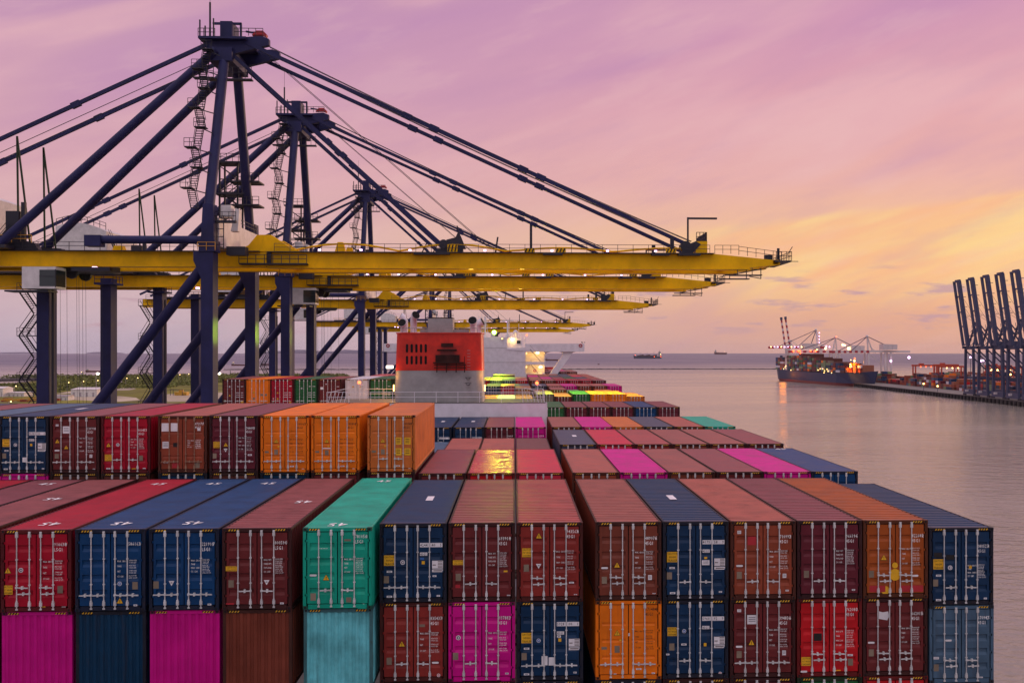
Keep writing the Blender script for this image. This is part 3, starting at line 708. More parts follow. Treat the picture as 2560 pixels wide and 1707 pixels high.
# ---- second row
S2 = 'second'
HBU = zt(1037.0, YB); HB = zt(1181.5, YB)
ub = {
 'Q4': ('navy', dict(num=('4238', '02', '2'), plate=1, numz=.68, items=[('caution', -.86, .535), ('badge', -.42, .50), ('yellow', .36, .50, .055, .06), ('white', -.86, .40, .10, .035), ('data', -.97, .31), ('white', -.90, .08, .10, .035), ('white', .95, .085, .06, .03), ('blank', .03, .24, .10, .12)], roof=[('panel', .1, 6.4)])),
 'Q5': ('maroon', dict(num=('231908', '1'), code='45G1', wt='gross', wts=.21, numz=.76, items=[('white', -.87, .84, .07, .05), ('white', -.42, .76, .17, .18), ('tri', -.86, .56), ('tri', -.42, .455), ('pill', -.87, .40), ('dark', -.89, .30, .10, .12), ('white', .81, .30, .07, .08), ('white', .96, .075, .06, .018)])),
 'Q6': ('crimson', dict(num=('810457', '1'), code='45G1', wt='cargo', wts=.14, wtz=.58, numz=.73, handles='mid', items=[('tri', -.86, .49), ('badge', -.40, .495), ('caution96', -.87, .27), ('data', .76, .26), ('white', -.87, .08, .10, .035), ('white', .92, .08, .07, .025), ('yellow', .40, .075, .10, .02)])),
 'P1': ('rust', dict(num=('872071', '7'), code='45G1', wt='gross', wts=.11, wtz=.555, numz=.84, items=[('blank', -.86, .80, .19, .21), ('blank', -.40, .80, .19, .21), ('white', -.85, .49, .16, .17), ('black', -.37, .49, .10, .11), ('blank', .82, .765, .08, .08), ('pill', -.84, .185), ('dark', .72, .13, .14, .14), ('red', -.34, .13, .18, .13)])),
 'P2': ('plum', dict(num=('744495', '9'), code='45G1', wt='cargo', wts=.19, wtz=.60, numz=.76, items=[('caution96', -.85, .49), ('tri', -.40, .49), ('inv', -.41, .395), ('data', -.96, .295), ('white', .81, .31, .10, .04), ('white', .93, .05, .06, .018)])),
 'P3': ('orange', dict(num=('180067', '0'), code='45G1', wt='gross', wts=.21, wtz=.57, numz=.83, items=[('tri', -.44, .55), ('data', -.44, .355), ('yellow', -.32, .455, .045, .035), ('dark', -.92, .36, .10, .05), ('white', .36, .105, .10, .03), ('white', .92, .055, .06, .025)])),
 'P4': ('orange', dict(num=('185800', '3'), code='45G1', wt='gross', wts=.21, wtz=.57, numz=.83, items=[('tri', -.44, .55), ('data', -.44, .345), ('yellow', -.36, .455, .045, .035), ('blank', -.44, .42, .22, .025), ('dark', -.92, .36, .10, .05), ('white', .36, .105, .10, .03), ('white', .92, .055, .06, .025)])),
 'M1': ('dull_orange', dict(num=('040049', '0'), code='45G1', numz=.83, handles='mid', items=[('tri', -.44, .55), ('data', -.44, .355), ('yellow', -.32, .455, .045, .035), ('yplate', .36, .545, .15, .18), ('yplate', .82, .545, .16, .18), ('yplate', .36, .355, .15, .18), ('yplate', .82, .355, .16, .18), ('dark', -.90, .36, .11, .06), ('white', .34, .105, .10, .03), ('white', .92, .055, .06, .025)])),
}
for c_, (p, sp) in ub.items():
    o_ = p in ('orange', 'dull_orange')
    nb = sp['num'][0] + (sp['num'][1] if sp.get('plate') else '')
    container(c_, YB, HBU + (0 if not o_ else .0), p, S2, lod=2, sp=sp, style='lines' if o_ or p == 'rust' else 'bands', ink=M['ink_dark'] if o_ else None, feat='marked ' + nb, oldbar=p == 'rust')
for c_, p in (('Q3', 'steel_blue'), ('Q2', 'maroon'), ('Q1', 'slate')): container(c_, YB, HBU, p, S2, lod=0)
for c_, p in (('Q4', 'magenta'), ('Q5', 'dark_brown'), ('Q6', 'dark_brown'), ('P1', 'navy'), ('P2', 'dark_brown'), ('P3', 'dark_blue'), ('P4', 'maroon'), ('M1', 'plum')):
    container(c_, YB, HBU - HC - .012, p, S2, 'second tier', lod=2)
for c_, p in (('M2', 'maroon'), ('M3', 'red'), ('M4', 'pink_red'), ('R1', 'rust'), ('R2', 'magenta'), ('R3', 'brown'), ('R4', 'maroon'), ('R5', 'magenta'), ('R6', 'blue')):
    sp = dict(roof=[('45', .3, 11.3, 1)]) if c_ == 'R6' else None
    container(c_, YB, HB, p, S2, lod=2, sp=sp, style='lines' if c_ == 'R2' else 'bands')
container('R6', YB, HB - HC - .012, 'dark_blue', S2, 'second tier', lod=2)
# ---- third row: starboard block, and a lower middle block
S3 = 'third'
HC3 = zt(1111.0, YC)
for c_, p in (('R1', 'slate'), ('R2', 'pink_red'), ('R3', 'red_brown'), ('R4', 'brown'), ('R5', 'brown'), ('R6', 'maroon')):
    container(c_, YC, HC3, p, S3, lod=2, sp=dict(roof=[('panel', .15, 6.6)]) if c_ == 'R1' else None)
container('R1', YC, HC3 - HC - .012, 'navy', S3, 'second tier', lod=1); container('R6', YC, HC3 - HC - .012, 'maroon', S3, 'second tier', lod=1)
for c_, p in (('M2', 'rust'), ('M3', 'rust'), ('M4', 'dark_brown')): container(c_, YC, zt(1094.4, YC + L40), p, S3, lod=1)
container('M1', YC, zt(1103.6, YC + L40), 'steel_blue', S3, lod=1)
# ---- fourth row
S4 = 'fourth'
HD = zt(1067.2, YDD)
dsp = lambda n, e, cd='45G1': dict(num=(n, e), code=cd, numz=.73)
for c_, p, sp in (('M1', 'navy', dict(num=('4297', '51', '8'), plate=1, numz=.68, roof=[('panel', .1, 6.5)])), ('M2', 'navy', dict(num=('4299', '70', '2'), plate=1, numz=.68, roof=[('panel', .1, 6.5)])), ('M3', 'plum', dsp('794415', '0')), ('M4', 'magenta', dsp('502019', '1')),
               ('R1', 'brown', None), ('R2', 'magenta', None), ('R3', 'dull_orange', None), ('R4', 'slate', None), ('R5', 'rust', None), ('R6', 'teal', None)):
    container(c_, YDD, HD, p, S4, lod=2, sp=sp)
for c_, p in (('M1', 'navy'), ('R1', 'maroon')): container(c_, YDD, HD - HC - .012, p, S4, 'second tier', lod=0)
# ---- fifth row, beyond the funnel deck: starboard block, and a higher block on the quay side
S5 = 'fifth'
HE = zt(1017.9, YE); HEU = zt(946.8, YE - .3)
esp = lambda *it: dict(items=list(it))
bars_txt = [('white', .42, .62, .10, .03), ('white', .80, .62, .10, .03)]
for c_, p, sp in (('R1', 'green', esp(('badge', -.45, .32), ('white', -.9, .33, .1, .09), *[('white', x, .37, .11, .035) for x in (.40, .80)])),
               ('R2', 'plum', esp(('badge', -.45, .58), *[('white', x, .36, .11, .035) for x in (.40, .80)])),
               ('R3', 'plum', esp(('white', -.5, .30, .15, .09), ('white', -.1, .36, .08, .08), *[('white', x, .36, .11, .035) for x in (.50, .85)])),
               ('R4', 'plum', esp(('tri', .36, .50), ('white', -.95, .25, .08, .07), ('yellow', -.7, .28, .12, .06), *[('white', x, .36, .11, .035) for x in (.40, .80)])),
               ('R5', 'blue', esp(('tri', -.42, .22), *[('white', x, .36, .11, .035) for x in (.40, .80)])),
               ('R6', 'plum', esp(('blank', .34, .26, .06, .08), *[('white', x, .38, .11, .035) for x in (.40, .85)]))):
    container(c_, YE, HE, p, S5, lod=2, sp=sp)
tabl = [('white', .40, .50 - i * .08, .15, .03) for i in range(3)] + [('white', .85, .50 - i * .08, .12, .03) for i in range(3)]
for c_, p, sp, stl in (('Q2', 'maroon', esp(('badge', -.45, .72), ('tri', -.45, .40), ('data', -.97, .20), ('yellow', .85, .17, .14, .13), ('white', .42, .73, .1, .03), ('white', .85, .73, .12, .03), *tabl), 'many'),
                  ('Q3', 'orange', esp(('tri', -.45, .52), ('data', -.45, .28), ('yellow', -.3, .41, .04, .03), ('dark', .38, .42, .14, .12), ('dark', .82, .42, .12, .12)), 'lines'),
                  ('Q4', 'crimson', esp(('tri', -.45, .50), ('tri', -.45, .28), ('blank', -.70, .68, .03, .09), ('white', -.9, .28, .06, .05), ('data', -.93, .14), ('yellow', .87, .13, .11, .09), ('white', .90, .74, .12, .04), *tabl), 'many'),
                  ('Q5', 'green', esp(('badge', -.45, .66), ('data', -.9, .14), ('white', .42, .73, .1, .03), ('white', .85, .73, .14, .03), *tabl), 'many'),
                  ('Q6', 'maroon', esp(('blank', -.85, .66, .15, .13), ('white', -.40, .81, .06, .05), ('data', -.93, .14), ('white', .85, .72, .12, .03)), 'many'),
                  ('P1', 'white', esp(('tri', -.42, .72), ('tri', .34, .72), ('dark', -.85, .42, .08, .07), ('white', .40, .35, .15, .10), ('dark', .40, .20, .12, .03)), 'lines'),
                  ('P2', 'green', esp(('badge', -.42, .65), ('white', .85, .73, .12, .03), *tabl), 'many'), ('P3', 'pale_green', None, 'many')):
    container(c_, YE - .3, HEU, p, S5, lod=2, sp=sp, style=stl, feat='with a pale roof' if p == 'white' else '')
container('P1', 121, zt(940, 121), 'red', 'sixth', lod=0); container('P2', 121, zt(939, 121), 'brown', 'sixth', lod=0)
# ---- rows further forward
def row(Y, name, hs, items, lod=1):
    for c_, p, dz in items: container(c_, Y, hs + dz, p, name, lod=lod)
hF = zt(991.4, YF)
row(YF, 'seventh', hF, [('R6', 'dull_orange', 0), ('R5', 'orange', .31), ('R4', 'orange', .31), ('R3', 'green', .31), ('R2', 'maroon', 0), ('R1', 'grey_brown', .31), ('M4', 'tan', -.3), ('M3', 'white', -.3), ('M2', 'dull_orange', -.3)])
hG0 = zt(974.4, 148.9)
row(148.9, 'eighth', hG0, [('R2', 'brown', 0), ('R1', 'tan', -.45), ('R3', 'pale_green', -.45), ('R5', 'dull_orange', -.42), ('R4', 'brown', -.6), ('M4', 'tan', .18)])
hG = zt(965, 163.2)
row(163.2, 'ninth', hG, [('R6', 'magenta', 0), ('R5', 'rust', 0), ('R4', 'rust', 0), ('R3', 'magenta', 0), ('R2', 'rust', 0), ('R1', 'slate', 0), ('M4', 'slate', 0), ('M3', 'pink_red', 0), ('M2', 'navy', 0)])
for c_, p in (('M3', 'magenta'), ('M2', 'navy'), ('R6', 'magenta')): container(c_, 163.2, hG - HC, p, 'ninth', 'second tier', lod=1)
hH = zt(951.4, 191.8)
row(191.8, 'tenth', hH, [('R6', 'maroon', 0), ('R5', 'crimson', 0), ('R4', 'crimson', 0), ('R3', 'crimson', 0), ('R2', 'brown', 0), ('R1', 'brown', 0), ('M4', 'red', 0), ('M3', 'slate', 0), ('M2', 'pale_green', 0), ('M1', 'red', 0)])
hI = zt(946.3, 206.1)
row(206.1, 'eleventh', hI, [('R6', 'rust', 0), ('R5', 'slate', 0), ('R4', 'green', 0), ('R3', 'maroon', 0), ('R2', 'magenta', 0), ('R1', 'tan', 0), ('M4', 'red_brown', 0), ('M3', 'pale_green', 0), ('M2', 'pale_green', 0), ('M1', 'tan', 0)], 0)
row(220.4, 'twelfth', hI, [('R6', 'rust', 0), ('R5', 'pink_red', 0), ('R4', 'slate', 0), ('R3', 'slate', 0), ('R2', 'brown', 0), ('R1', 'magenta', 0), ('M3', 'dark_brown', .3), ('M2', 'green', .3)], 0)
row(234.7, 'thirteenth', hI, [('R6', 'rust', 0), ('R5', 'rust', 0), ('R4', 'slate', 0), ('R3', 'tan', 0), ('R2', 'tan', 0), ('R1', 'rust', 0)], 0)
hL = zt(929.3, 281)
row(281, 'fourteenth', hL, [('R6', 'brown', 0), ('R5', 'maroon', 0), ('R4', 'navy', 0), ('R3', 'plum', 0)], 1)
container('R6', 281, hL - HC, 'brown', 'fourteenth', 'second tier', lod=0)
row(295.3, 'fifteenth', hL, [('R6', 'tan', 0), ('R5', 'magenta', 0), ('R4', 'rust', 0)], 0)
row(309.6, 'sixteenth', hL, [('R5', 'dull_orange', 0), ('R4', 'tan', 0), ('R3', 'rust', 0)], 0)
row(324, 'seventeenth', hL + .5, [('R4', 'red', 0), ('R3', 'crimson', 0), ('R2', 'maroon', 0)], 0)
print('containers', n_cont)
# ---------------------------------------------------------------- the ship under the containers
SC = -7.7                                     # the ship's centre line
ship = thing('container_ship', (SC, 150, 0), 'long container ship with red and grey funnel and white bridge house, loaded with containers', 'ship')
m = MB()                                      # hull: sides, transom and flared bow in one shell
hb = 25.6
sec = [(-60, hb, hb - 2), (20, hb, hb - 1), (230, hb, hb - .5), (275, hb, 24), (300, 24.6, 20), (320, 21, 14), (338, 14, 7), (352, 5, .8)]
for i, (y, a, b) in enumerate(sec):
    m.v += [(SC - a, y, 16.5), (SC - b, y, -.5), (SC + b, y, -.5), (SC + a, y, 16.5)]
for i in range(len(sec) - 1):
    a, b = i * 4, i * 4 + 4
    for p, q in ((0, 1), (1, 2), (2, 3), (3, 0)):
        m.f.append((a + p, a + q, b + q, b + p)); m.m.append(0); m.sm.append(False)
m.f += [(0, 1, 2, 3), (31, 30, 29, 28)]; m.m += [0, 0]; m.sm += [False, False]
m.build('hull', M['hull'], ship)
m = MB()                                      # hatch covers, one per bay and block
for k in range(16):
    y = 36 + 14.28 * k
    if 88 < y < 104 or 246 < y < 268: continue
    for x0, x1 in ((2.9, 17.95), (-7.5, 2.55), (-17.95, -7.95), (-33.3, -18.3)): m.box(x0, x1, y, y + 12.2, 16.6, 19.2)
m.build('hatch_cover', M['deck'], ship)
m = MB()                                      # lashing bridges between the bays
for k in range(1, 15):
    y = 36 + 14.28 * k - 1.0
    if 88 < y < 110 or 244 < y < 270: continue
    for x in (-33.2, -18.15, -7.72, 2.75, 17.8): m.box(x - .18, x + .18, y - .35, y + .35, 16.5, 27.5)
    for z in (21.5, 24.4, 27.3): m.box(-33.2, 17.8, y - .4, y + .4, z, z + .15)
m.build('lashing_bridge', M['deck'], ship)
# engine casing with its deck
ZD = zt(1007.5, 92.0)
cas = MB().box(-17.6, 2.88, 92.0, 99.6, 16.5, ZD).build('engine_casing', M['ship_white'], ship)
m = MB().box(-17.62, 2.90, 91.98, 99.62, ZD, ZD + .06); m.build('casing_deck', M['deck'], cas)
m = MB(); m.box(2.905, 3.05, 92.0, 92.12, 30, ZD + .02); m.box(2.905, 3.05, 93.2, 93.3, 30, ZD + .02); m.build('fender_pipe', M['ship_white'], cas)
def railing(pts, step=2.06):
    m = MB().rail(pts, 1.0, step, .022); m.build('railing', M['ship_white'], cas)
railing([(-17.5, 92.1, ZD + .06), (2.8, 92.1, ZD + .06)]); railing([(-15.2, 99.5, ZD + .06), (2.8, 99.5, ZD + .06)]); railing([(2.8, 95.0, ZD + .06), (2.8, 99.5, ZD + .06)])
m = MB()                                      # inclined ladder rails at both corners
for x, d in ((-17.4, 1), (2.55, -1)):
    for k in range(5): m.beam((x + d * k * .32, 92.25 + k * .3, ZD + .06), (x + d * (k * .32 + .25), 92.3 + k * .3, ZD + 1.05), .05)
    m.beam((x, 92.25, ZD + 1.0), (x + d * 1.6, 93.9, ZD + 1.35), .05)
m.build('ladder_rail', M['ship_white'], cas)
for x, y in ((-15.3, 97.5), (2.2, 95.2)):
    m = MB().tube((x, y, ZD), (x, y, ZD + 1.7), .035, 6); m.beam((x, y, ZD + 1.65), (x + .4, y, ZD + 1.5), .06)
    s_ = m.build('lamp_stand', M['ship_white'], cas)
    MB().ball((x - .05, y - .05, ZD + 1.78), .17, 8).build('lamp', M['lamp_red'], s_)
# funnel: rounded box in two colours with louvres, an exhaust recess, uptake and cowl vents
def rbox(x0, x1, y0, y1, r, n=6):
    p = []
    for cx, cy, a in ((x1 - r, y0 + r, -90), (x1 - r, y1 - r, 0), (x0 + r, y1 - r, 90), (x0 + r, y0 + r, 180)):
        for i in range(n + 1): t = R(a + 90 * i / n); p.append((cx + r * math.cos(t), cy + r * math.sin(t)))
    return p
fy = 93.3
def loft(m, pa, za, pb, zb):
    n = len(pa); m.add([(x, y, za) for x, y in pa] + [(x, y, zb) for x, y in pb], [(i, (i + 1) % n, n + (i + 1) % n, n + i) for i in range(n)], True)
zmid, ztp = zt(926, fy), zt(834, fy)
fl = at_row(984.5, fy), at_row(1209, fy)
ftop = at_row(990, fy), at_row(1205.5, fy)
mixx = lambda t: (fl[0] * (1 - t) + ftop[0] * t, fl[1] * (1 - t) + ftop[1] * t)
tm = (zmid - ZD) / (ztp - ZD); fm_ = mixx(tm)
fun = None
m = MB(); loft(m, rbox(fl[0], fl[1], fy, fy + 4.9, .75), ZD + .02, rbox(fm_[0], fm_[1], fy + .03, fy + 4.9, .75), zmid)
fun = m.build('funnel', M['ship_grey'], ship)
m = MB(); loft(m, rbox(fm_[0] - .02, fm_[1] + .02, fy + .01, fy + 4.92, .77), zmid, rbox(ftop[0], ftop[1], fy + .06, fy + 4.9, .77), ztp)
p = rbox(ftop[0], ftop[1], fy + .06, fy + 4.9, .77); m.add([(x, y, ztp) for x, y in p], [tuple(range(len(p)))])
m.build('red_band', M['funnel_red'], fun)
# exhaust soot: a ragged stain around the opening, part of the band's paint
t = M['funnel_red'].node_tree; b_ = t.nodes['Principled BSDF']; src = b_.inputs['Base Color'].links[0].from_socket
g_ = t.nodes.new('ShaderNodeNewGeometry'); mp_ = t.nodes.new('ShaderNodeMapping'); t.links.new(g_.outputs['Position'], mp_.inputs[0])
mp_.inputs['Location'].default_value = (-at_row(1121, fy) / 1.55, 0, -zt(890, fy) / 1.5); mp_.inputs['Scale'].default_value = (1 / 1.55, 0, 1 / 1.5)
ln = t.nodes.new('ShaderNodeVectorMath'); ln.operation = 'LENGTH'; t.links.new(mp_.outputs[0], ln.inputs[0])
n_ = t.nodes.new('ShaderNodeTexNoise'); t.links.new(g_.outputs['Position'], n_.inputs[0]); n_.inputs['Scale'].default_value = 1.6; n_.inputs['Detail'].default_value = 6
ad_ = t.nodes.new('ShaderNodeMath'); ad_.operation = 'MULTIPLY_ADD'; t.links.new(n_.outputs[0], ad_.inputs[0]); ad_.inputs[1].default_value = .9; t.links.new(ln.outputs['Value'], ad_.inputs[2])
r_ = t.nodes.new('ShaderNodeMapRange'); r_.interpolation_type = 'SMOOTHSTEP'; t.links.new(ad_.outputs[0], r_.inputs[0])
for i, v in enumerate((.75, 1.5, .82, 0)): r_.inputs[i + 1].default_value = v
mx_ = t.nodes.new('ShaderNodeMix'); mx_.data_type = 'RGBA'; t.links.new(r_.outputs[0], mx_.inputs[0]); t.links.new(src, mx_.inputs[6]); mx_.inputs[7].default_value = (.022, .010, .009, 1); t.links.new(mx_.outputs[2], b_.inputs['Base Color'])
m = MB(); p = rbox(ftop[0] - .10, ftop[1] + .10, fy - .02, fy + 5.0, .82); p2 = p; loft(m, p, ztp - .02, p2, ztp + .10); m.add([(x, y, ztp + .10) for x, y in p], [tuple(range(len(p)))]); m.build('funnel_rim', M['funnel_red'], fun)
m = MB()
for r_ in range(2):
    for k in range(5):
        cx = at_row(1017.5 + k * 11.7, fy); cz = zt(870.5 + r_ * 29.3, fy)
        ol = [(cx + .105 * math.cos(t), cz + .30 + .105 * math.sin(t)) for t in [math.pi * i / 6 for i in range(7)]] + [(cx + .105 * math.cos(t), cz - .30 + .105 * math.sin(t)) for t in [math.pi + math.pi * i / 6 for i in range(7)]]
        m.prism(ol, 'y', fy - .012, fy + .3)
m.build('louvre', M['soot'], fun)
def fbox(px0, px1, py0, py1, y0, y1): return (at_row(px0, fy), at_row(px1, fy), y0, y1, zt(py1, fy), zt(py0, fy))
m = MB()                                      # a soot-blackened exhaust opening and the ledge and rail below it
m.box(*fbox(1089, 1149, 887, 906, fy - .16, fy + .02)); m.box(*fbox(1103, 1133, 858, 867, fy - .05, fy + .06)); m.box(*fbox(1093, 1142, 873, 877, fy - .10, fy + .06))
m.box(*fbox(1084, 1160, 905, 908, fy - .55, fy + .02))
for px in (1093, 1117, 1141, 1162): m.beam((at_row(px, fy), fy - .5, zt(930, fy)), (at_row(px, fy), fy - .1, zt(907, fy)), .09); m.beam((at_row(px, fy), fy - .5, zt(906, fy)), (at_row(px, fy), fy - .5, zt(890, fy)), .06)
m.beam((at_row(1086, fy), fy - .5, zt(912, fy)), (at_row(1166, fy), fy - .5, zt(912, fy)), .08); m.beam((at_row(1086, fy), fy - .5, zt(919, fy)), (at_row(1166, fy), fy - .5, zt(919, fy)), .08)
m.build('exhaust_opening', M['sooty'], fun)
m = MB()
for i in range(14): z = zt(876 + i * 7.6, fy); m.beam((at_row(1168, fy), fy - .05, z), (at_row(1176, fy), fy - .05, z), .035)
m.build('ladder', M['ship_grey'], fun)
m = MB()
for py in (943, 957):
    z = zt(py, fy); a, b = at_row(1163, fy), at_row(1178, fy)
    m.path([(a, fy + .0, z), (a + .1, fy - .35, z), (b - .1, fy - .35, z), (b, fy, z)], .025, 5); m.path([(a + .1, fy - .35, z), (a + .16, fy - .1, z - .2), (b - .16, fy - .1, z - .2), (b - .1, fy - .35, z)], .02, 5)
m.build('lamp_bracket', M['crane_dark'], fun)
m = MB(); m.box(at_row(1069, fy + 1), at_row(1131.5, fy + 1), fy + 1.2, fy + 3.6, ztp + .1, zt(796, fy + 1.2)); up_ = m.build('exhaust_uptake', M['ship_grey'], fun)
m = MB().box(at_row(1068.5, fy + 1), at_row(1132, fy + 1), fy + 1.18, fy + 3.62, zt(796, fy + 1.2), zt(794, fy + 1.2)); m.build('soot_rim', M['soot'], up_)
m = MB().rail([(ftop[0] + .5, fy + .5, ztp + .1), (ftop[1] - .5, fy + .5, ztp + .1)], .42, 1.1, .03, False); m.box(at_row(1049, fy + 1), at_row(1068, fy + 1), fy + 1.5, fy + 1.6, ztp + .1, ztp + .45); m.box(at_row(1132, fy + 1), at_row(1172, fy + 1), fy + 1.5, fy + 1.6, ztp + .1, ztp + .42); m.build('railing', M['ship_grey'], fun)
def cowl(px, pyt, dep, r, fx, fyd):
    x = at_row(px, dep); z1 = zt(pyt, dep)
    pts = [(x, dep, ztp + .08), (x, dep, z1 - r * 1.5), (x + fx * r * .35, dep + fyd * r * .35, z1 - r * .9), (x + fx * r * 1.25, dep + fyd * r * 1.25, z1 - r * .45)]
    m = MB().path(pts, [r * .86, r * .86, r * 1.0, r * 1.2], 14, True); c_ = m.build('cowl_vent', M['ship_white'], fun)
    q = Vector(pts[3]); d = (Vector(pts[3]) - Vector(pts[2])).normalized()
    MB().tube(q, q + d * .03, r * 1.13, 14).build('vent_mouth', M['soot'], c_)
cowl(1009, 803, fy + 1.0, .35, -.25, -.9); cowl(1012, 788, fy + 2.9, .36, -.95, -.1); cowl(1034, 784, fy + 1.5, .36, .55, -.75); cowl(1183, 797, fy + 1.0, .36, -.1, -.95); cowl(1196, 800, fy + 2.2, .34, .95, -.2)
# bridge house
HY = 250.0
hx0, hx1 = -18.1, at_row(1313.8, HY)
hz = lambda py: zt(py, HY)
xr = lambda px: at_row(px, HY)
hs = MB().box(hx0, xr(1267.5), HY, HY + 12, 16.5, hz(842.8)).build('bridge_house', M['ship_white'], ship)
m = MB(); m.box(xr(1267.5), hx1, HY + .02, HY + 12, 16.5, hz(869)); m.prism([(xr(1267.5), hz(872)), (xr(1267.5), hz(874)), (hx1 - .25, hz(877)), (hx1 - .25, hz(875))], 'y', HY - .12, HY + .02)
m.box(xr(1267.7), xr(1306), HY + 3.5, HY + 12, hz(869), hz(844)); m.build('side_block', M['ship_white'], hs)
m = MB(); m.box(hx0 - .05, hx1, HY - .03, HY, hz(906), hz(905.2)); m.box(hx0, xr(1267), HY - .03, HY, hz(870.3), hz(869.6)); m.build('plate_seam', M['ship_grey'], hs)
# bridge wings with raked struts
for sgn in (1, -1):
    mx_ = lambda x: x if sgn > 0 else 2 * SC - x
    def poly(pts): return [(mx_(a), b) for a, b in pts]
    xe = xr(1460) + .2
    m = MB(); m.prism(poly([(hx1, hz(859.3)), (xe, hz(858.8)), (xe, hz(879)), (hx1, hz(879))]), 'y', HY + 1, HY + 5.5)
    wg = m.build('bridge_wing', M['ship_white'], ship)
    arch = [(xr(1363), hz(879)), (xr(1363.5), hz(888))] + [(xr(1363.5 + 20 * (1 - math.cos(t))), hz(888 - 9 * math.sin(t))) for t in [math.pi / 2 * i / 6 for i in range(1, 7)]]
    m = MB(); m.prism(poly(arch), 'y', HY + 1.6, HY + 4.8)
    m.prism(poly([(xr(1398), hz(879)), (xr(1403), hz(880)), (xr(1408.5), hz(884)), (xr(1407), hz(889)), (xr(1376), hz(934.5)), (xr(1373), hz(940)), (xr(1392), hz(940)), (xr(1396), hz(933)), (xr(1429), hz(886)), (xr(1433), hz(881)), (xr(1441), hz(879))]), 'y', HY + 1.6, HY + 4.8)
    m.build('wing_strut', M['ship_white'], wg)
    m = MB(); cx, cz = mx_(xr(1452)), hz(864)
    m.path([(cx + .36 * math.cos(t), HY + .93, cz + .36 * math.sin(t)) for t in [2 * math.pi * i / 14 for i in range(15)]], .12, 6, False); m.build('life_ring', M['decal_red'], wg)
    m = MB(); m.tube((mx_(xr(1457)), HY + 2, hz(859)), (mx_(xr(1457)), HY + 2, hz(855.5)), .05, 6); m.ball((mx_(xr(1456)), HY + 2, hz(855.3)), .18, 8); m.ball((mx_(xr(1463)), HY + 2, hz(855.5)), .13, 8); m.beam((mx_(xr(1456)), HY + 2, hz(855.8)), (mx_(xr(1463)), HY + 2, hz(855.8)), .05); m.build('wing_light', M['crane_dark'], wg)
# open side decks of the house, lit from under the deckheads
m = MB(); m.box(hx1, xr(1363), HY + 5.5, HY + 12, 16.5, hz(879)); m.box(hx1, xr(1363), HY + .3, HY + 5.6, hz(911.5), hz(904.5)); m.box(hx1, xr(1363), HY + .3, HY + 5.6, 16.5, hz(934))
m.box(xr(1355), xr(1357), HY + .4, HY + .6, hz(934), hz(911)); sd = m.build('side_deck', M['ship_white'], hs)
m = MB(); m.rail([(hx1, HY + .4, hz(904.5)), (xr(1363), HY + .4, hz(904.5))], 1.0, 1.4, .025); m.build('railing', M['ship_white'], sd)
m = MB(); m.stairs((xr(1325), HY + 1.4, hz(873)), (xr(1352), HY + 1.4, hz(903.5)), .8, 12, (0, 1, 0)); m.stairs((xr(1328), HY + 1.4, hz(912)), (xr(1345), HY + 1.4, hz(933)), .8, 9, (0, 1, 0)); m.build('stair', M['ship_grey'], sd)
m = MB(); cx, cz = xr(1338.5), hz(927); m.path([(cx + .33 * math.cos(t), HY + 5.42, cz + .33 * math.sin(t)) for t in [2 * math.pi * i / 12 for i in range(13)]], .12, 6, False); m.build('life_ring', M['decal_red'], sd)
for px, py, p_ in ((1344, 882.2, 60), (1352.3, 917.5, 60), (1316.5, 917.8, 6), (1316.5, 883, 6)):
    q = (xr(px), HY + 2.2, hz(py)); m = MB(); m.box(q[0] - .30 * (p_ > 9) - .08, q[0] + .30 * (p_ > 9) + .08, q[1] - .12, q[1] + .12, q[2] - .12, q[2] + .14); m.build('deck_lamp', M['lamp_white'] if p_ > 9 else M['lamp_warm'], sd)
    if p_ > 9: point('deck_lamp_light', (q[0], q[1] + .4, q[2] - .35), (1, .55, .08), 420, ship, .3)
# gear on the monkey island
m = MB(); x = xr(1269); m.tube((x, HY + 2, hz(846)), (x, HY + 2, hz(802)), .22, 8); m.box(x - 1.4, x + 1.4, HY + 1.9, HY + 2.1, hz(802), hz(800)); m.box(x - .6, x + .6, HY + 1.6, HY + 2.6, hz(842), hz(836)); m.build('radar_mast', M['ship_white'], hs)
m = MB(); x = xr(1289); m.tube((x, HY + 4, hz(845)), (x, HY + 4, hz(834)), .35, 8); m.ball((x, HY + 4, hz(830.5)), .66, 14, 1.05); m.build('satellite_dome', M['ship_white'], hs)
m = MB(); x = xr(1212)
m.tube((x, HY + 3, hz(843)), (x, HY + 3, hz(790)), .20, 6); m.beam((xr(1194), HY + 3, hz(792)), (xr(1232), HY + 3, hz(795)), .12)
for px in (1194, 1203, 1221, 1232): m.tube((xr(px), HY + 3, hz(793)), (xr(px), HY + 3, hz(782)), .05, 5)
for k in range(5): m.beam((xr(1205), HY + 3, hz(842 - k * 9)), (xr(1219), HY + 3, hz(838 - k * 9)), .07)
m.beam((xr(1204), HY + 3, hz(843)), (xr(1210), HY + 3, hz(796)), .08); m.beam((xr(1220), HY + 3, hz(843)), (xr(1214), HY + 3, hz(796)), .08); m.build('signal_mast', M['ship_white'], hs)
m = MB()
for px, a, b in ((1279, 843, 832), (1297, 844, 808), (1273, 843, 806), (1302, 844, 833), (1313, 869, 831), (1254, 843, 832)): m.tube((xr(px), HY + 3, hz(a)), (xr(px), HY + 3, hz(b)), .06, 5)
m.rail([(xr(1268), HY + .2, hz(869)), (xr(1306), HY + .2, hz(869))], 1.0, 1.2, .025); m.rail([(xr(1272), HY + 3.6, hz(844)), (xr(1306), HY + 3.6, hz(844))], 1.0, 1.2, .025); m.build('aerial', M['ship_white'], hs)
m = MB(); m.stairs((xr(1310), HY + 1, hz(869)), (xr(1310.5), HY + 1.6, hz(846)), 1.0, 9, (1, 0, 0)); m.build('ladder', M['ship_white'], hs)
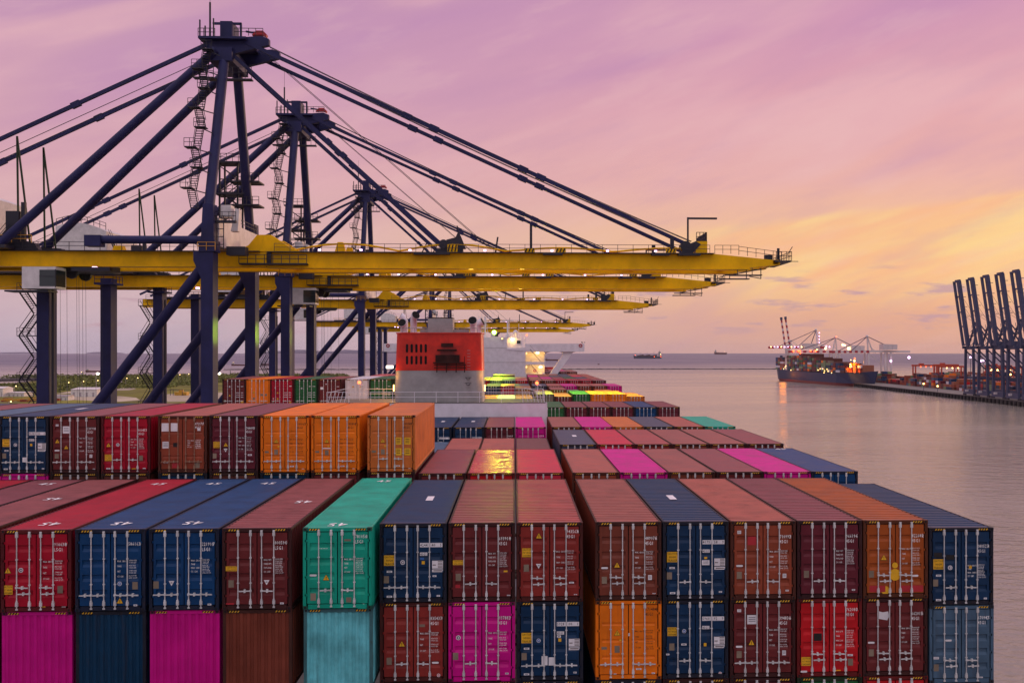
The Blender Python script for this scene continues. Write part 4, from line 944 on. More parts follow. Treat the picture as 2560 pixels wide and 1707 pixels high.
m = MB(); m.box(xr(1292), xr(1301.5), HY + 3.3, HY + 3.5, hz(859), hz(851)); m.build('window', M['glass'], hs)
m = MB(); m.tube((xr(1235.5), HY - .5, hz(831.0)), (xr(1235.5), HY + .2, hz(831.0)), .68, 16); fl_ = m.build('floodlight', M['lamp_green'], hs)
m = MB(); m.ball((xr(1235.5), HY - .75, hz(831.0)), .44, 12); m.build('bulb', M['lamp_white'], fl_)
point('floodlight_beam', (xr(1239), HY - 1.0, hz(829)), (.66, 1, .02), 34000, ship, .4, 26, (-4.0, 205, EYE - 10))
m = MB(); m.tube((xr(1235.5), HY + 1.8, hz(843)), (xr(1235.5), HY + 1.8, hz(834)), .1, 6); m.build('lamp_post', M['ship_white'], hs)
point('floodlight_glow', (xr(1235.5), HY - 1.2, hz(829.5)), (1, .80, .01), 7000, ship, .4, 80, (-4, 40, EYE - 18))
m = MB(); m.box(xr(1278), xr(1284), HY + 3.2, HY + 3.45, hz(848.5), hz(845.5)); m.build('deck_lamp', M['lamp_white'], hs); point('deck_lamp_light', (xr(1281), HY + 2.6, hz(849.5)), (1, .6, .1), 160, ship, .2)
m = MB(); m.ball((xr(1317), HY + 1, hz(837)), .22, 8); m.build('mast_light', M['lamp_red'], hs)
# a floodlight on the house front, trained aft over the stacks
for x, zz, col, pw, aim, cone in ((-3.2, hz(846), (.80, 1, .02), 38000, (-3.6, 150, 36), 9),):
    m = MB().box(x - .22, x + .22, HY - .35, HY + .9, zz - .18, zz + .05); s_ = m.build('floodlight', M['crane_dark'], hs)
    m = MB().box(x - .16, x + .16, HY - .37, HY - .355, zz - .15, zz + .02); m.build('lens', M['lamp_amber'], s_)
    point('floodlight_beam', (x, HY - .6, zz - .1), col, pw, ship, .15, cone, aim)
# deck lamps each side of the funnel
for x, yy, zz, pw in ((at_row(976, 99), 98.6, zt(917, 98.6), 700),):
    m = MB().tube((x - .35, yy, zz), (x + .3, yy, zz), .13, 10); m.build('deck_lamp', M['lamp_white'], fun); point('deck_lamp_light', (x + .1, yy - .8, zz), (1, .42, .05), pw, ship, .25)
for x, yy, zz in ((fl[0] - .12, fy + .9, zt(970, fy)), (fl[1] + .1, fy + .9, zt(970, fy))):
    m = MB().box(x - .035, x + .035, yy - .1, yy + .1, zz - .3, zz + .3); m.build('side_lamp', M['lamp_amber'], fun); point('side_lamp_light', (x + (.5 if x > -5 else -.5), yy - .9, zz + 1.2), (1, .40, .04), 60, ship, .2)
# ---------------------------------------------------------------- the quay cranes beside the ship
XS, XL, GY = -39.0, -63.4, 20.3               # water-side legs, land-side legs, spacing of the two frames
QZ = 4.0
EAP = EYE - .6
ZGB, ZGT = EYE + 11.36, EYE + 13.25           # girder bottom and top
CB, CY_, CW, CD = M['crane_blue'], M['crane_yellow'], M['crane_white'], M['crane_dark']
cy0 = 126.0
def crane_parts(root):
    P = lambda x, y, z: (x, cy0 + y, EYE + z)
    Y0, Y1 = cy0, cy0 + GY
    g0, g1 = cy0 + 6.5, cy0 + 13.8            # near faces of the two girders
    for y in (Y0, Y1):                        # lower legs: plated boxes
        m = MB(); m.box(XS - .75, XS + .75, y - .2, y + 2.0, QZ + 2.5, EYE + 9.2)
        m.prism([(XS - .75, EYE + 9.2), (XS - 1.7, EYE + 11.4), (XS - 1.7, EYE + 12.6), (XS + .75, EYE + 12.6), (XS + .75, EYE + 9.2)], 'y', y - .2, y + 2.0)
        m.box(XS - 1.0, XS + 1.0, y - .35, y + 2.15, EYE + 12.55, EYE + 14.0); m.prism([(XS - .8, EYE + 14), (XS - .55, EYE + 18.6), (XS + .75, EYE + 18.6), (XS + .85, EYE + 14)], 'y', y - .1, y + 1.7)
        m.build('leg', CB, root)
        yl = y + 8.4; m = MB(); m.box(XL - .8, XL + .8, yl - .2, yl + 2.2, QZ + 2.5, EYE + 11.2); m.box(XL - 1.5, XL + 1.5, yl - .9, yl + 2.9, EYE + 10.2, EYE + 10.5)
        m.rail([(XL - 1.4, yl - .85, EYE + 10.5), (XL + 1.4, yl - .85, EYE + 10.5), (XL + 1.4, yl + 2.8, EYE + 10.5)], 1.05, 1.4, .035); m.build('leg', CB, root)
        m = MB(); m.tube((XS - .9, y + .9, EYE + 10.6), (XL + .4, yl + .9, EYE - 15.6), .66, 14); m.build('brace', CB, root)
        m = MB(); m.beam((XL, yl + .9, EYE - 23.5), (XS, y + .9, EYE - 23.5), 1.6, 2.2); m.box(XL - 2, XL + 2, yl - .6, yl + 2.6, QZ, QZ + 2.6); m.box(XS - 2, XS + 2, y - .6, y + 2.6, QZ, QZ + 2.6); m.build('portal_beam', CB, root)
    m = MB(); m.box(XS - .9, XS + .7, Y0, Y1, QZ + 2.4, QZ + 4.2); m.box(XL - .9, XL + .7, Y0 + 8.4, Y1 + 8.4, QZ + 2.4, QZ + 4.2); m.build('sill_beam', CB, root)
    # A-frame over the water-side legs
    ax = XS - .2
    m = MB(); m.tube((XS, Y0 + .8, EYE + 18.4), (ax + .3, Y0 + 7.2, EAP + 40.5), .66, 14); m.build('frame_leg', CB, root)
    m = MB(); m.tube((XS, Y1 + .8, EYE + 14.2), (ax + .3, Y1 - 7.4, EAP + 40.5), .66, 14); m.build('frame_leg', CB, root)
    for y, yb in ((Y0 + 6.3, Y0 + 4.5), (Y1 - 6.6, Y1 - 4.6)):   # raked back legs down to the girder
        m = MB(); m.tube((ax - .6, y, EAP + 40.6), (-67.0, yb, EYE + 14.0), .58, 14); m.build('back_leg', CB, root)
    # apex
    m = MB(); m.box(ax - 1.6, ax + 1.5, Y0 + 6.2, Y1 - 6.0, EAP + 39.2, EAP + 41.0)
    m.prism([(ax - 2.2, EAP + 41.2), (ax - 2.2, EAP + 42.2), (ax + 5.2, EAP + 42.8), (ax + 6.2, EAP + 42.4), (ax + 6.2, EAP + 41.6), (ax + 1.2, EAP + 40.3)], 'y', Y0 + 7.0, Y0 + 7.8)
    m.prism([(ax - 2.2, EAP + 41.2), (ax - 2.2, EAP + 42.2), (ax + 5.2, EAP + 42.8), (ax + 6.2, EAP + 42.4), (ax + 6.2, EAP + 41.6), (ax + 1.2, EAP + 40.3)], 'y', Y1 - 7.4, Y1 - 6.6)
    m.box(ax - 2.9, ax + 3.4, Y0 + 6.0, Y1 - 6.0, EAP + 42.1, EAP + 42.4); m.box(ax - .7, ax + .9, Y0 + 8.4, Y0 + 11.8, EAP + 42.4, EAP + 45.2)
    m.beam((ax - 2.0, Y0 + 9.5, EAP + 45.2), (ax + 1.9, Y0 + 9.5, EAP + 45.2), .26, .3); m.beam((ax + 1.8, Y0 + 9.5, EAP + 42.4), (ax + 1.8, Y0 + 9.5, EAP + 45.2), .26); m.beam((ax + 2.6, Y0 + 9, EAP + 44.0), (ax + 5.0, Y0 + 9, EAP + 43.6), .22)
    ap = m.build('apex', CB, root)
    m = MB(); m.rail([(ax - 2.9, Y0 + 6.1, EAP + 42.4), (ax - .7, Y0 + 6.1, EAP + 42.4)], 1.05, .8, .035); m.rail([(ax + 1.6, Y0 + 7, EAP + 42.8), (ax + 5.4, Y0 + 7, EAP + 42.8)], 1.0, .9, .035)
    for x, h in ((ax - 2.7, 2.2), (ax - 2.0, 1.4), (ax - .9, 2.4)): m.beam((x, Y0 + 6.2, EAP + 42.4), (x, Y0 + 6.2, EAP + 42.4 + h), .16)
    m.tube((ax - 1.6, Y0 + 7, EAP + 42.4), (ax - 1.6, Y0 + 7, EAP + 47.2), .13, 6); m.tube((ax - 1.6, Y0 + 7, EAP + 47), (ax - 1.6, Y0 + 7, EAP + 50.2), .03, 4); m.build('mast', CD, ap)
    m = MB(); m.prism([(ax + 3.6, EAP + 43.3), (ax + 4.2, EAP + 43.9), (ax + 5.1, EAP + 43.9), (ax + 5.6, EAP + 43.4), (ax + 5.5, EAP + 43.1), (ax + 5.0, EAP + 43.35), (ax + 4.4, EAP + 43.35)], 'y', Y0 + 8.2, Y0 + 9.0); m.build('sheave_guard', M['decal_red'], ap)
    m = MB()
    for x0, x1, y, z in ((ax - 1.9, ax + 4.0, Y0 + 6.6, 36.8), (ax - 3.3, ax - .6, Y0 + 5.2, 36.6)):
        m.box(x0, x1, y, y + 1.0, EAP + z, EAP + z + .16); m.rail([(x0, y, EAP + z + .16), (x1, y, EAP + z + .16)], 1.5, .9, .03)
    m.build('platform', CD, ap)
    # zigzag stair up the near frame leg
    m = MB(); lx = lambda z: XS - 1.0 + .1 * (z - 18) / 22
    zz = 18.0; k = 0
    while zz < 39:
        y = cy0 + .3 + 5.6 * (zz - 18) / 22; x = lx(zz)
        if k % 2 == 0: m.stairs((x - .6, y - .2, EYE + zz), (x - 1.5, y + 1.1, EYE + zz + 2.6), .95, 9, (1, 0, 0))
        else: m.stairs((x - 1.5, y + 1.1, EYE + zz), (x - .6, y - .2, EYE + zz + 2.6), .95, 9, (1, 0, 0))
        xe = x - 1.6 if k % 2 == 0 else x - .6
        m.box(xe - .75, xe + .65, y - .5, y + .9, EYE + zz + 2.6, EYE + zz + 2.72); m.rail([(xe - .75, y - .5, EYE + zz + 2.72), (xe + .65, y - .5, EYE + zz + 2.72)], 1.05, .7, .03); m.beam((xe, y, EYE + zz + 2.6), (x + .8, y + .5, EYE + zz + 2.0), .12)
        zz += 2.72; k += 1
    m.build('frame_stair', CD, root)
    m = MB(); zz = -22.0; k = 0               # stair on the land-side leg
    while zz < 7:
        x = XL - .9; y = Y0 + 8.8
        m.stairs((x - (.5 if k % 2 else 1.6), y + (1 if k % 2 else -.8), EYE + zz), (x - (1.6 if k % 2 else .5), y + (-.8 if k % 2 else 1), EYE + zz + 2.9), 1.0, 10, (1, 0, 0))
        if k % 2: m.box(x - 2.4, x, y - .8, y + .8, EYE + zz + 2.9, EYE + zz + 3.0); m.rail([(x - 2.4, y - .75, EYE + zz + 3), (x, y - .75, EYE + zz + 3)], 1.05, .8, .03)
        zz += 3.0; k += 1
    m.tube((XL + 1.2, Y0 + 8.6, QZ + 3), (XL + 1.2, Y0 + 8.6, EYE + 9), .18, 6); m.build('leg_stair', CD, root)
    # lift tower at the far frame leg
    m = MB(); x0, x1, y0, y1 = XS - 3.9, XS - 1.3, Y1 - 2.0, Y1 + .6
    for x in (x0, x1):
        for y in (y0, y1): m.beam((x, y, EYE + 13.5), (x, y, EYE + 27.2), .24)
    z = 13.5; k = 0
    while z < 26:
        for y in (y0, y1):
            m.beam((x0, y, EYE + z), (x1, y, EYE + z), .14); m.beam((x0 if k % 2 else x1, y, EYE + z), (x1 if k % 2 else x0, y, EYE + z + 1.9), .12)
        z += 1.9; k += 1
    for z, a, b in ((27.2, -4.4, -.2), (24.4, -2.4, 1.9), (22.6, -4.4, -.2), (21.0, -2.6, 1.9)):
        m.box(XS + a, XS + b, y0 - .6, y1, EYE + z, EYE + z + .22); m.rail([(XS + a, y0 - .6, EYE + z + .22), (XS + b, y0 - .6, EYE + z + .22)], 1.1, .9, .035)
    m.build('lift_tower', CD, root)
    # white cross girder between the two frames, with its stair pod
    m = MB(); m.box(XS - .9, XS + .9, Y0 + 1.9, Y1 + .2, EYE + 13.5, EYE + 17.1); cg = m.build('cross_girder', CW, root)
    m = MB(); m.rail([(XS + .85, Y0 + 2, EYE + 17.1), (XS + .85, Y1 + .2, EYE + 17.1)], 1.1, 1.6, .035); m.rail([(XS + .9, Y1 + .2, EYE + 15.2), (XS + 3.6, Y1 + .2, EYE + 15.2)], 1.2, 1.2, .035); m.build('railing', CD, cg)
    m = MB(); m.box(XS + 1.2, XS + 2.5, Y0 + 1.6, Y0 + 3.2, EYE + 17.2, EYE + 18.7); m.prism([(XS + 2.3, EYE + 15.4), (XS + 2.9, EYE + 18.4), (XS + 3.4, EYE + 18.2), (XS + 3.2, EYE + 15.4)], 'y', Y0 + 2.2, Y0 + 3.4); m.build('control_booth', CW, cg)
    m = MB(); m.box(XS + .8, XS + 3.4, Y0 + .6, Y0 + 1.2, EYE + 16.3, EYE + 16.6); m.rail([(XS + .8, Y0 + .6, EYE + 16.6), (XS + 3.4, Y0 + .6, EYE + 16.6)], 1.1, .8, .035)
    for x in (XS + 1.0, XS + 1.9): m.beam((x, Y0 + .5, EYE + 12.8), (x, Y0 + .5, EYE + 17.2), .1)
    for z in (13.5, 14.5, 15.5): m.beam((XS + 1.0, Y0 + .5, EYE + z), (XS + 1.9, Y0 + .5, EYE + z), .1)
    m.build('booth_ladder', CD, cg)
    # tie tube between the water-side and land-side frames
    m = MB(); m.tube((XS - .8, Y0 + .8, EYE + 14.1), (-52.6, Y0 + .8, EYE + 14.1), .52, 12); m.box(-54.4, -52.4, Y0 + 0, Y0 + 1.6, EYE + 13.2, EYE + 14.6); m.build('tie_tube', CB, root)
    # twin girders: fixed backreach and hinged boom
    for gy, nm in ((g0, 'n'), (g1, 'f')):
        m = MB(); m.box(-96, -33.2, gy, gy + 1.3, ZGB, ZGT + .05); m.box(-96, -33.2, gy - .15, gy + 1.45, ZGB - .22, ZGB); m.prism([(-53.6, ZGT), (-53.3, ZGT + .7), (-52.3, ZGT + .7), (-52, ZGT)], 'y', gy + .1, gy + 1.2)
        m.build('girder', CY_, root)
        m = MB(); m.prism([(-33.1, ZGB), (-33.1, ZGT - .05), (26.5, ZGT - .05), (36.2, ZGT - 1.0), (36.2, ZGT - 1.55), (32.0, ZGB - .1), (-33.1, ZGB - .1)], 'y', gy, gy + 1.3)
        m.prism([(-33.1, ZGB - .35), (-33.1, ZGB - .1), (32, ZGB - .1), (32, ZGB - .35)], 'y', gy - .12, gy + 1.42)
        m.prism([(-37.6, ZGT), (-35.6, ZGT + .75), (-34.4, ZGT + 2.2), (-32.6, ZGT + 2.2), (-29.8, ZGT + .35), (-28.6, ZGT)], 'y', gy - .1, gy + 1.4)
        bm_ = m.build('boom', CY_, root)
        m = MB(); m.box(24.6, 26.2, gy, gy + 1.3, ZGT - .1, ZGT + 1.6); m.prism([(-24.2, ZGT - .1), (-23.8, ZGT + 1.3), (-23.1, ZGT + 1.3), (-22.7, ZGT - .1)], 'y', gy + .2, gy + 1.1); m.build('stay_anchor', CY_, bm_)
        if nm == 'n':                          # sagging cable pipe on brackets
            pts = []
            for k in range(61):
                x = -30 + k * .9; s = abs(math.sin((x + 30) / 14.5 * math.pi))
                pts.append((x, gy + .3, ZGT + .12 + .95 * s * (1 if x < 0 else .55)))
            m = MB().path(pts, .13, 6); m.build('cable_pipe', CY_, bm_)
    m = MB()                                   # cross ties of the twin girders
    for x in (-90, -78, -66, -31, -15, 1, 16, 29): m.box(x, x + 1, g0 + 1.3, g1, ZGB + .3, ZGT - .3)
    m.box(35.2, 36.0, g0, g1 + 1.3, ZGT - 1.5, ZGT - .9); m.build('girder_tie', CY_, root)
    m = MB()                                   # walkways
    m.box(-33, 27, g0 - .75, g0, ZGT - .16, ZGT - .06); m.rail([(-33 + 1, g0 - .7, ZGT - .06), (26.4, g0 - .7, ZGT - .06)], 1.05, 2.1, .03)
    m.rail([(27.2, g0 - .1, ZGT - .1), (30.5, g0 - .1, ZGT - .1)], 1.15, 1.1, .03); m.rail([(30.5, g0 - .1, ZGT - .25), (36.4, g0 - .1, ZGT - 1.0)], 1.15, 1.1, .03)
    m.box(-95, -34, g0 - .75, g0, ZGT - .1, ZGT); m.rail([(-95, g0 - .7, ZGT), (-54.8, g0 - .7, ZGT)], 1.1, 2.0, .035); m.rail([(-52, g0 - .7, ZGT), (-41, g0 - .7, ZGT)], 1.05, 1.6, .03)
    m.box(35.4, 37.7, g0 - .3, g1 + 1.5, ZGT - 1.2, ZGT - 1.0); m.rail([(35.6, g0 - .3, ZGT - 1.0), (37.7, g0 - .3, ZGT - 1.0), (37.7, g1 + 1.5, ZGT - 1.0)], 1.2, .8, .035)
    m.beam((37.2, g0, ZGT - .2), (37.9, g0, ZGT + .9), .09); m.tube((37.7, g0, ZGT - 1.1), (38.7, g0, ZGT - 1.1), .05, 5); m.box(34.2, 35.2, g0 + .1, g0 + .9, ZGT - .9, ZGT - .2); m.beam((36.0, g0 + .2, ZGT - 1), (36.0, g0 + .2, ZGT + .7), .3)
    for x, wd in ((-9.5, 4.0), (6, 2.2), (20.5, 2.0), (24.6, 2.5)): m.box(x - wd, x + wd * .2, g0 - 1.0, g0 - .0, ZGT - .42, ZGT - .1)
    m.build('walkway', CD, root)
    m = MB(); m.box(29.6, 33.8, g1, g1 + 1.2, ZGB - 1.12, ZGB - 1.0); m.beam((31, g1 + .6, ZGB - 1.1), (31, g1 + .6, ZGB - .1), .1); m.build('tip_platform', CD, root); m = MB(); m.box(29.6, 33.8, g0 + .2, g0 + 1.6, ZGB - 1.12, ZGB - 1.0); m.beam((29.8, g0 + .2, ZGB - 1.0), (33.6, g0 + .2, ZGB - .25), .14); m.beam((31.6, g0 + .2, ZGB - .3), (33.7, g0 + .2, ZGB - .3), .10)
    for x in (30.4, 32.4, 33.6): m.beam((x, g0 + .2, ZGB - 1.0), (x, g0 + .2, ZGB - .1), .08)
    for x in (31.6, 33.6): m.beam((x, g0 + .2, ZGB - 1.6), (x, g0 + .2, ZGB - .1), .1)
    m.beam((32.0, g0 + .2, ZGB - 1.25), (33.6, g0 + .2, ZGB - 1.55), .1); m.beam((28.6, g0 + .2, ZGB - 1.1), (31, g0 + .2, ZGB - 1.1), .16); m.build('tip_platform', CD, root)
    m = MB(); m.box(-36.5, -27.6, g0 - 1.3, g0 - .1, ZGB + .05, ZGB + .22); m.rail([(-36.5, g0 - 1.25, ZGB + .22), (-27.6, g0 - 1.25, ZGB + .22)], 1.1, 1.1, .04); m.box(-33.0, -32.5, g0 - .5, g0 - .02, ZGB + .3, ZGT - .2); m.stairs((-42.6, g0 - .6, ZGT), (-40.2, g0 - .6, ZGB + .5), .7, 8, (0, 1, 0)); m.box(-37.3, -34.9, Y0 + 2.3, Y0 + 4, ZGT - .9, ZGT + .2); m.build('hinge_platform', CD, root)
    # winch and mast on the boom
    m = MB(); m.box(-10.5, -7.0, g0, g0 + 2, ZGT, ZGT + .5); m.prism([(-9.6, ZGT + .5), (-9.2, ZGT + 1.7), (-8.0, ZGT + 2.0), (-7.6, ZGT + 2.9), (-7.2, ZGT + 2.0), (-6.6, ZGT + .5)], 'y', g0 + .2, g0 + 1.2); m.tube((-9.6, g0 - .1, ZGT + 1.1), (-9.6, g0 + 1.3, ZGT + 1.1), .6, 12); m.beam((-7.5, g0 + .5, ZGT + 2.4), (-7.8, g0 + .5, ZGT + 3.6), .16)
    m.build('winch', CD, root); m = MB()
    for x in (-12.5, -11): m.beam((x, g0 + .5, ZGT), (x + .6, g0 + .5, ZGT + 1.2), .14)
    m.build('rope_guide', CD, root); m = MB()
    m.beam((-2.6, g0 + .5, ZGT), (-2.3, g0 + .5, ZGT + 2.1), .22); m.beam((2.2, g0 + .4, ZGT), (2.2, g0 + .4, ZGT + 3.7), .34); m.build('boom_post', CD, root); m = MB()
    m.beam((21.4, g0 + .2, ZGT), (21.4, g0 + .2, ZGT + 2.2), .5, .4); m.beam((19.9, g1 + .2, ZGT), (19.9, g1 + .2, ZGT + 1.9), .5, .4)
    m.build('stay_post', CD, root); m = MB()
    m.beam((23.6, g0 + .4, ZGT), (23.6, g0 + .4, ZGT + 4.9), .22); m.beam((23.5, g0 + .4, ZGT + 4.75), (27.6, g0 + .4, ZGT + 4.75), .18, .26); m.tube((23.3, g0, ZGT + .9), (23.3, g0 + 1.3, ZGT + .9), .75, 12); m.prism([(22.6, ZGT), (23.2, ZGT + 1.0), (24.6, ZGT + 1.6), (25.3, ZGT + 1.2), (24.2, ZGT - .05)], 'y', g0 - .08, g0 + .3)
    m.rail([(24.7, g0, ZGT + 1.6), (26.1, g0, ZGT + 1.6), (26.1, g1, ZGT + 1.6)], 1.2, .5, .04); m.build('boom_gantry', CD, root)
    for x in (-8.4, 6.2, 2.2 - .2, 21.2):
        m = MB(); m.box(x - .7, x + .7, g0 - .18, g0 - .06, ZGT, ZGT + (1.0 if x < 0 else .55)); 
        hb_ = (1.0 if x < 0 else .55)
        m.k = 1
        for i in range(3): a = x - .65 + i * .45; m.add([(a, g0 - .185, ZGT + .03), (a + .2, g0 - .185, ZGT + .03), (a + .4, g0 - .185, ZGT + hb_ - .03), (a + .2, g0 - .185, ZGT + hb_ - .03)], [(0, 1, 2, 3)])
        m.build('hazard_panel', [M['crane_yellow'], M['ink_black']], root)
    # forestays and backstays: paired bars with link plates, and thin ropes beside them
    def stay(nm, a, b, r=.24, nj=(.33, .42)):
        m = MB(); a, b = Vector(a), Vector(b); m.beam(a, b, r * 1.3, r * 1.6)
        for t in nj: p, q = a.lerp(b, t - .010), a.lerp(b, t + .010); m.beam(p, q, r * 1.9, r * 2.5)
        m.build(nm, CB, root)
    for yy, dx in ((g0 + .6, 0), (g1 + .6, 0)):
        stay('forestay', (ax + 3.0, yy, EAP + 42.0), (24.0, yy, ZGT + 1.0), .30, (.36, .42, .62, .66))
        stay('forestay', (ax + 1.2, yy, EAP + 40.4), (-9.3, yy, ZGT + .5), .30, (.45, .52))
        stay('backstay', (ax - 2.0, yy, EAP + 41.6), (-97, yy, EYE + 14.5), .30, (.31, .55, .6))
    m = MB()
    for y in (g0 + 2.0, g0 + 2.6, g1 - .8, g1 - 1.4):
        a, b = Vector((ax + 5.8, y, EAP + 41.9)), Vector((24.4, y, ZGT + 1.8))
        m.path([a.lerp(b, t) - Vector((0, 0, 2.2 * t * (1 - t))) for t in [i / 8 for i in range(9)]], .055, 4)
    for y in (g0 + 3, g1 - 2): m.tube((ax + 5.2, y, EAP + 41.2), (-3.5, y, ZGT + 1), .05, 4); m.tube((ax - 1.5, y, EAP + 41), (-92, y, ZGT + 3), .05, 4)
    m.build('hoist_rope', CD, root)
    m = MB()                                   # props under the backstays
    for y in (g0 + .6, g1 + .6): m.beam((-66, y, ZGT + .1), (-66.2, y, EYE + 28.5), .2); m.beam((-64.4, y, ZGT + .1), (-66.2, y, EYE + 28.5), .2)
    m.build('stay_prop', M['green_frame'], root)
    # machinery house
    m = MB(); zb, z2 = EYE + 15.0, EYE + 20.6
    roof = [(-79.2 + 8.6 * t, z2 + 1.5 * math.sin(math.pi * (.18 + .82 * t)) ) for t in [i / 8 for i in range(9)]]
    m.prism([(-79.2, zb)] + roof + [(-70.6, zb)], 'y', g0 - 2.6, g1 + 4); mh = m.build('machinery_house', CW, root)
    m = MB(); m.rail([(-79.1, g0 - 2.5, z2 + .9)] + [(x, g0 - 2.5, z + .05) for x, z in roof[2:-1:2]] + [(-70.7, g0 - 2.5, z2 + .2)], 1.2, 1.4, .04); m.stairs((-70.4, g0 - 1.8, EYE + 20), (-67.8, g0 - 1.8, ZGT + .5), .9, 12, (0, 1, 0)); m.build('railing', CD, mh)
    m = MB(); m.box(-92, -66, g0 - 3, g1 + 4.4, ZGT + .06, ZGT + .5); m.prism([(-70.6, ZGT + .5), (-70.2, ZGT + 4.2), (-69, ZGT + 4.2), (-68.4, ZGT + .5)], 'y', g0 - .5, g0 + .4); m.box(-67.3, -65.6, g0 - .2, g0 + 1, ZGT + .5, ZGT + 5.2); m.box(-65.4, -64.9, g0, g0 + .5, ZGT + .5, ZGT + 6.4); m.build('machinery_deck', CD, mh)
    m = MB()                                   # dark feet of the back legs, rope drums and rails around them
    m.prism([(-73.5, ZGT + .1), (-72.5, ZGT + 2.0), (-69, ZGT + 2.3), (-66.5, ZGT + 1.2), (-63.5, ZGT + 1.0), (-63, ZGT + .1)], 'y', g1, g1 + 1.2); m.build('leg_foot', CD, root); m = MB()
    for y in (g0 - .4,): m.prism([(-73.5, ZGT + .1), (-72.5, ZGT + 2.0), (-69, ZGT + 2.3), (-66.5, ZGT + 1.2), (-63.5, ZGT + 1.0), (-63, ZGT + .1)], 'y', y, y + 1.2)
    m.build('leg_foot', CD, root); m = MB(); m.tube((-76.5, g0 - .8, ZGT + 1.4), (-76.5, g0 + 1.4, ZGT + 1.4), 1.1, 14); m.box(-84, -74, g0 - .9, g0 + 1, ZGT + .1, ZGT + .9); m.beam((-80, g0 - .9, ZGT + .8), (-74, g0 - .9, ZGT + 3.4), .3); m.build('rope_drum', CD, root); m = MB(); m.stairs((-68.6, g0 - .9, ZGT + .2), (-66.6, g0 - .9, ZGT + 2.6), .8, 9, (0, 1, 0)); m.build('foot_stair', CD, root)
    m = MB(); m.rail([(-84, g0 - 1.3, ZGT + .9), (-63.4, g0 - 1.3, ZGT + .9)], 1.0, 2.6, .04); m.beam((-74, g0 - 1.3, ZGT + 4.2), (-71, g0 - 1.3, ZGT + 1.6), .1); m.build('yellow_rail', M['rail_yellow'], root); m = MB(); m.rail([(XS - 1.1, Y0 - .4, EYE + 12.7), (XS + 1.1, Y0 - .4, EYE + 12.7)], 1.0, 1.1, .03); m.build('yellow_rail', M['rail_yellow'], root)
    # trolley with cab and hoist ropes: it stands where the crane is working, so its place differs from crane to crane
    tx = -61.8
    m = MB(); m.box(tx - 3.6, tx + 6.5, g0 + 1.35, g1 - .05, ZGB - .75, ZGB + .2); m.box(tx + 3, tx + 8, g0 - .1, g0 + .8, ZGB - .8, ZGB - .3)
    for y in (g0 + 2, g1 - 1): m.tube((tx + 2, y, ZGB - .9), (tx + 2, y + .5, ZGB - .9), .8, 10)
    tr = m.build('trolley', CD, root)
    m = MB(); m.box(tx - 2.3, tx + 2.0, g0 - 2.4, g0 + .6, ZGB - 3.3, ZGB - .45); cab = m.build('cab', CW, tr)
    m = MB(); m.box(tx - .05, tx + 2.03, g0 - 2.43, g0 - 2.38, ZGB - 3.0, ZGB - .85); m.box(tx + 1.98, tx + 2.03, g0 - 2.3, g0 + .4, ZGB - 3.0, ZGB - .85)
    m.build('cab_window', M['glass'], cab)
    m = MB(); m.beam((tx - .05, g0 - 2.46, ZGB - 1.7), (tx + 2.06, g0 - 2.46, ZGB - 1.7), .07); m.beam((tx + 2.02, g0 - 2.46, ZGB - 3.1), (tx + 2.02, g0 - 2.46, ZGB - .8), .09); m.box(tx - 4.6, tx + 1, g0 - 2.3, g0 + .4, ZGB - 3.7, ZGB - 3.5); m.build('cab_frame', CD, cab)
    m = MB()
    for x, y in ((.4, g0 + 2.4), (1.2, g0 + 2.6), (1.5, g0 + 5.6), (1.9, g0 + 5.8), (2.6, g0 + 2.4), (3.8, g0 + 2.4), (4.6, g0 + 5.6)): m.tube((tx + x, y, ZGB - .8), (tx + x + .15, y, QZ + 18), .022, 4)
    m.build('hoist_rope', CD, tr)
    # lamps under and on the girders
    for x, y, z in ((-55.9, g0 + .3, ZGB - .35), (-54.6, g0 + .8, ZGB - .5)):
        m = MB().box(x - .26, x + .26, y - .25, y + .25, z - .16, z + .16); m.build('lamp', M['lamp_violet'], root)
    for x in (-6, 0, 12):
        m = MB().box(x - .5, x + .5, g0 + 1.5, g0 + 1.9, ZGB - .3, ZGB - .1); m.build('lamp', M['lamp_amber'], root)
    for k, x in enumerate((-26, -20.5, -14, -4, 5, 12.5, 19)):
        m = MB().box(x - .16, x + .16, g0 - .95, g0 - .72, ZGT + .05, ZGT + .25); m.build('lamp', M['lamp_violet'], root)
crane = thing('quay_crane', (XS, cy0, QZ), 'blue and yellow gantry crane standing first in the row, its apex the tallest', 'crane', 'gantry cranes working the ship')
crane_parts(crane)
for k, (yy, lab, tshift) in enumerate(((168.4, 'blue and yellow gantry crane standing second in the row, cab out by its legs', 25.0), (250.6, 'blue and yellow gantry crane standing third in the row along the quay', 7.5),
                                       (453.7, 'blue and yellow gantry crane far off behind the funnel and the bridge house', -6), (579.0, 'smallest blue and yellow gantry crane at the far end of the row', 50))):
    c_ = copy_tree(crane); c_.location.y = yy; c_['label'] = lab; c_['_base'] = (XS, yy, QZ)
    for ch in c_.children:
        if ch.name.startswith('trolley'): ch.location.x += tshift
# floodlights under the first boom, shining down on the bay it is working
for x, pw, col in ((6.0, 30000, (.62, 1, .01)), (13.0, 34000, (.66, 1, .01)), (-3.0, 12000, (.7, 1, .02))):
    point('boom_flood', (x, cy0 + 11.5, ZGB - .9), col, pw, None, .3, 72, (x, cy0 + 13.5, 20))
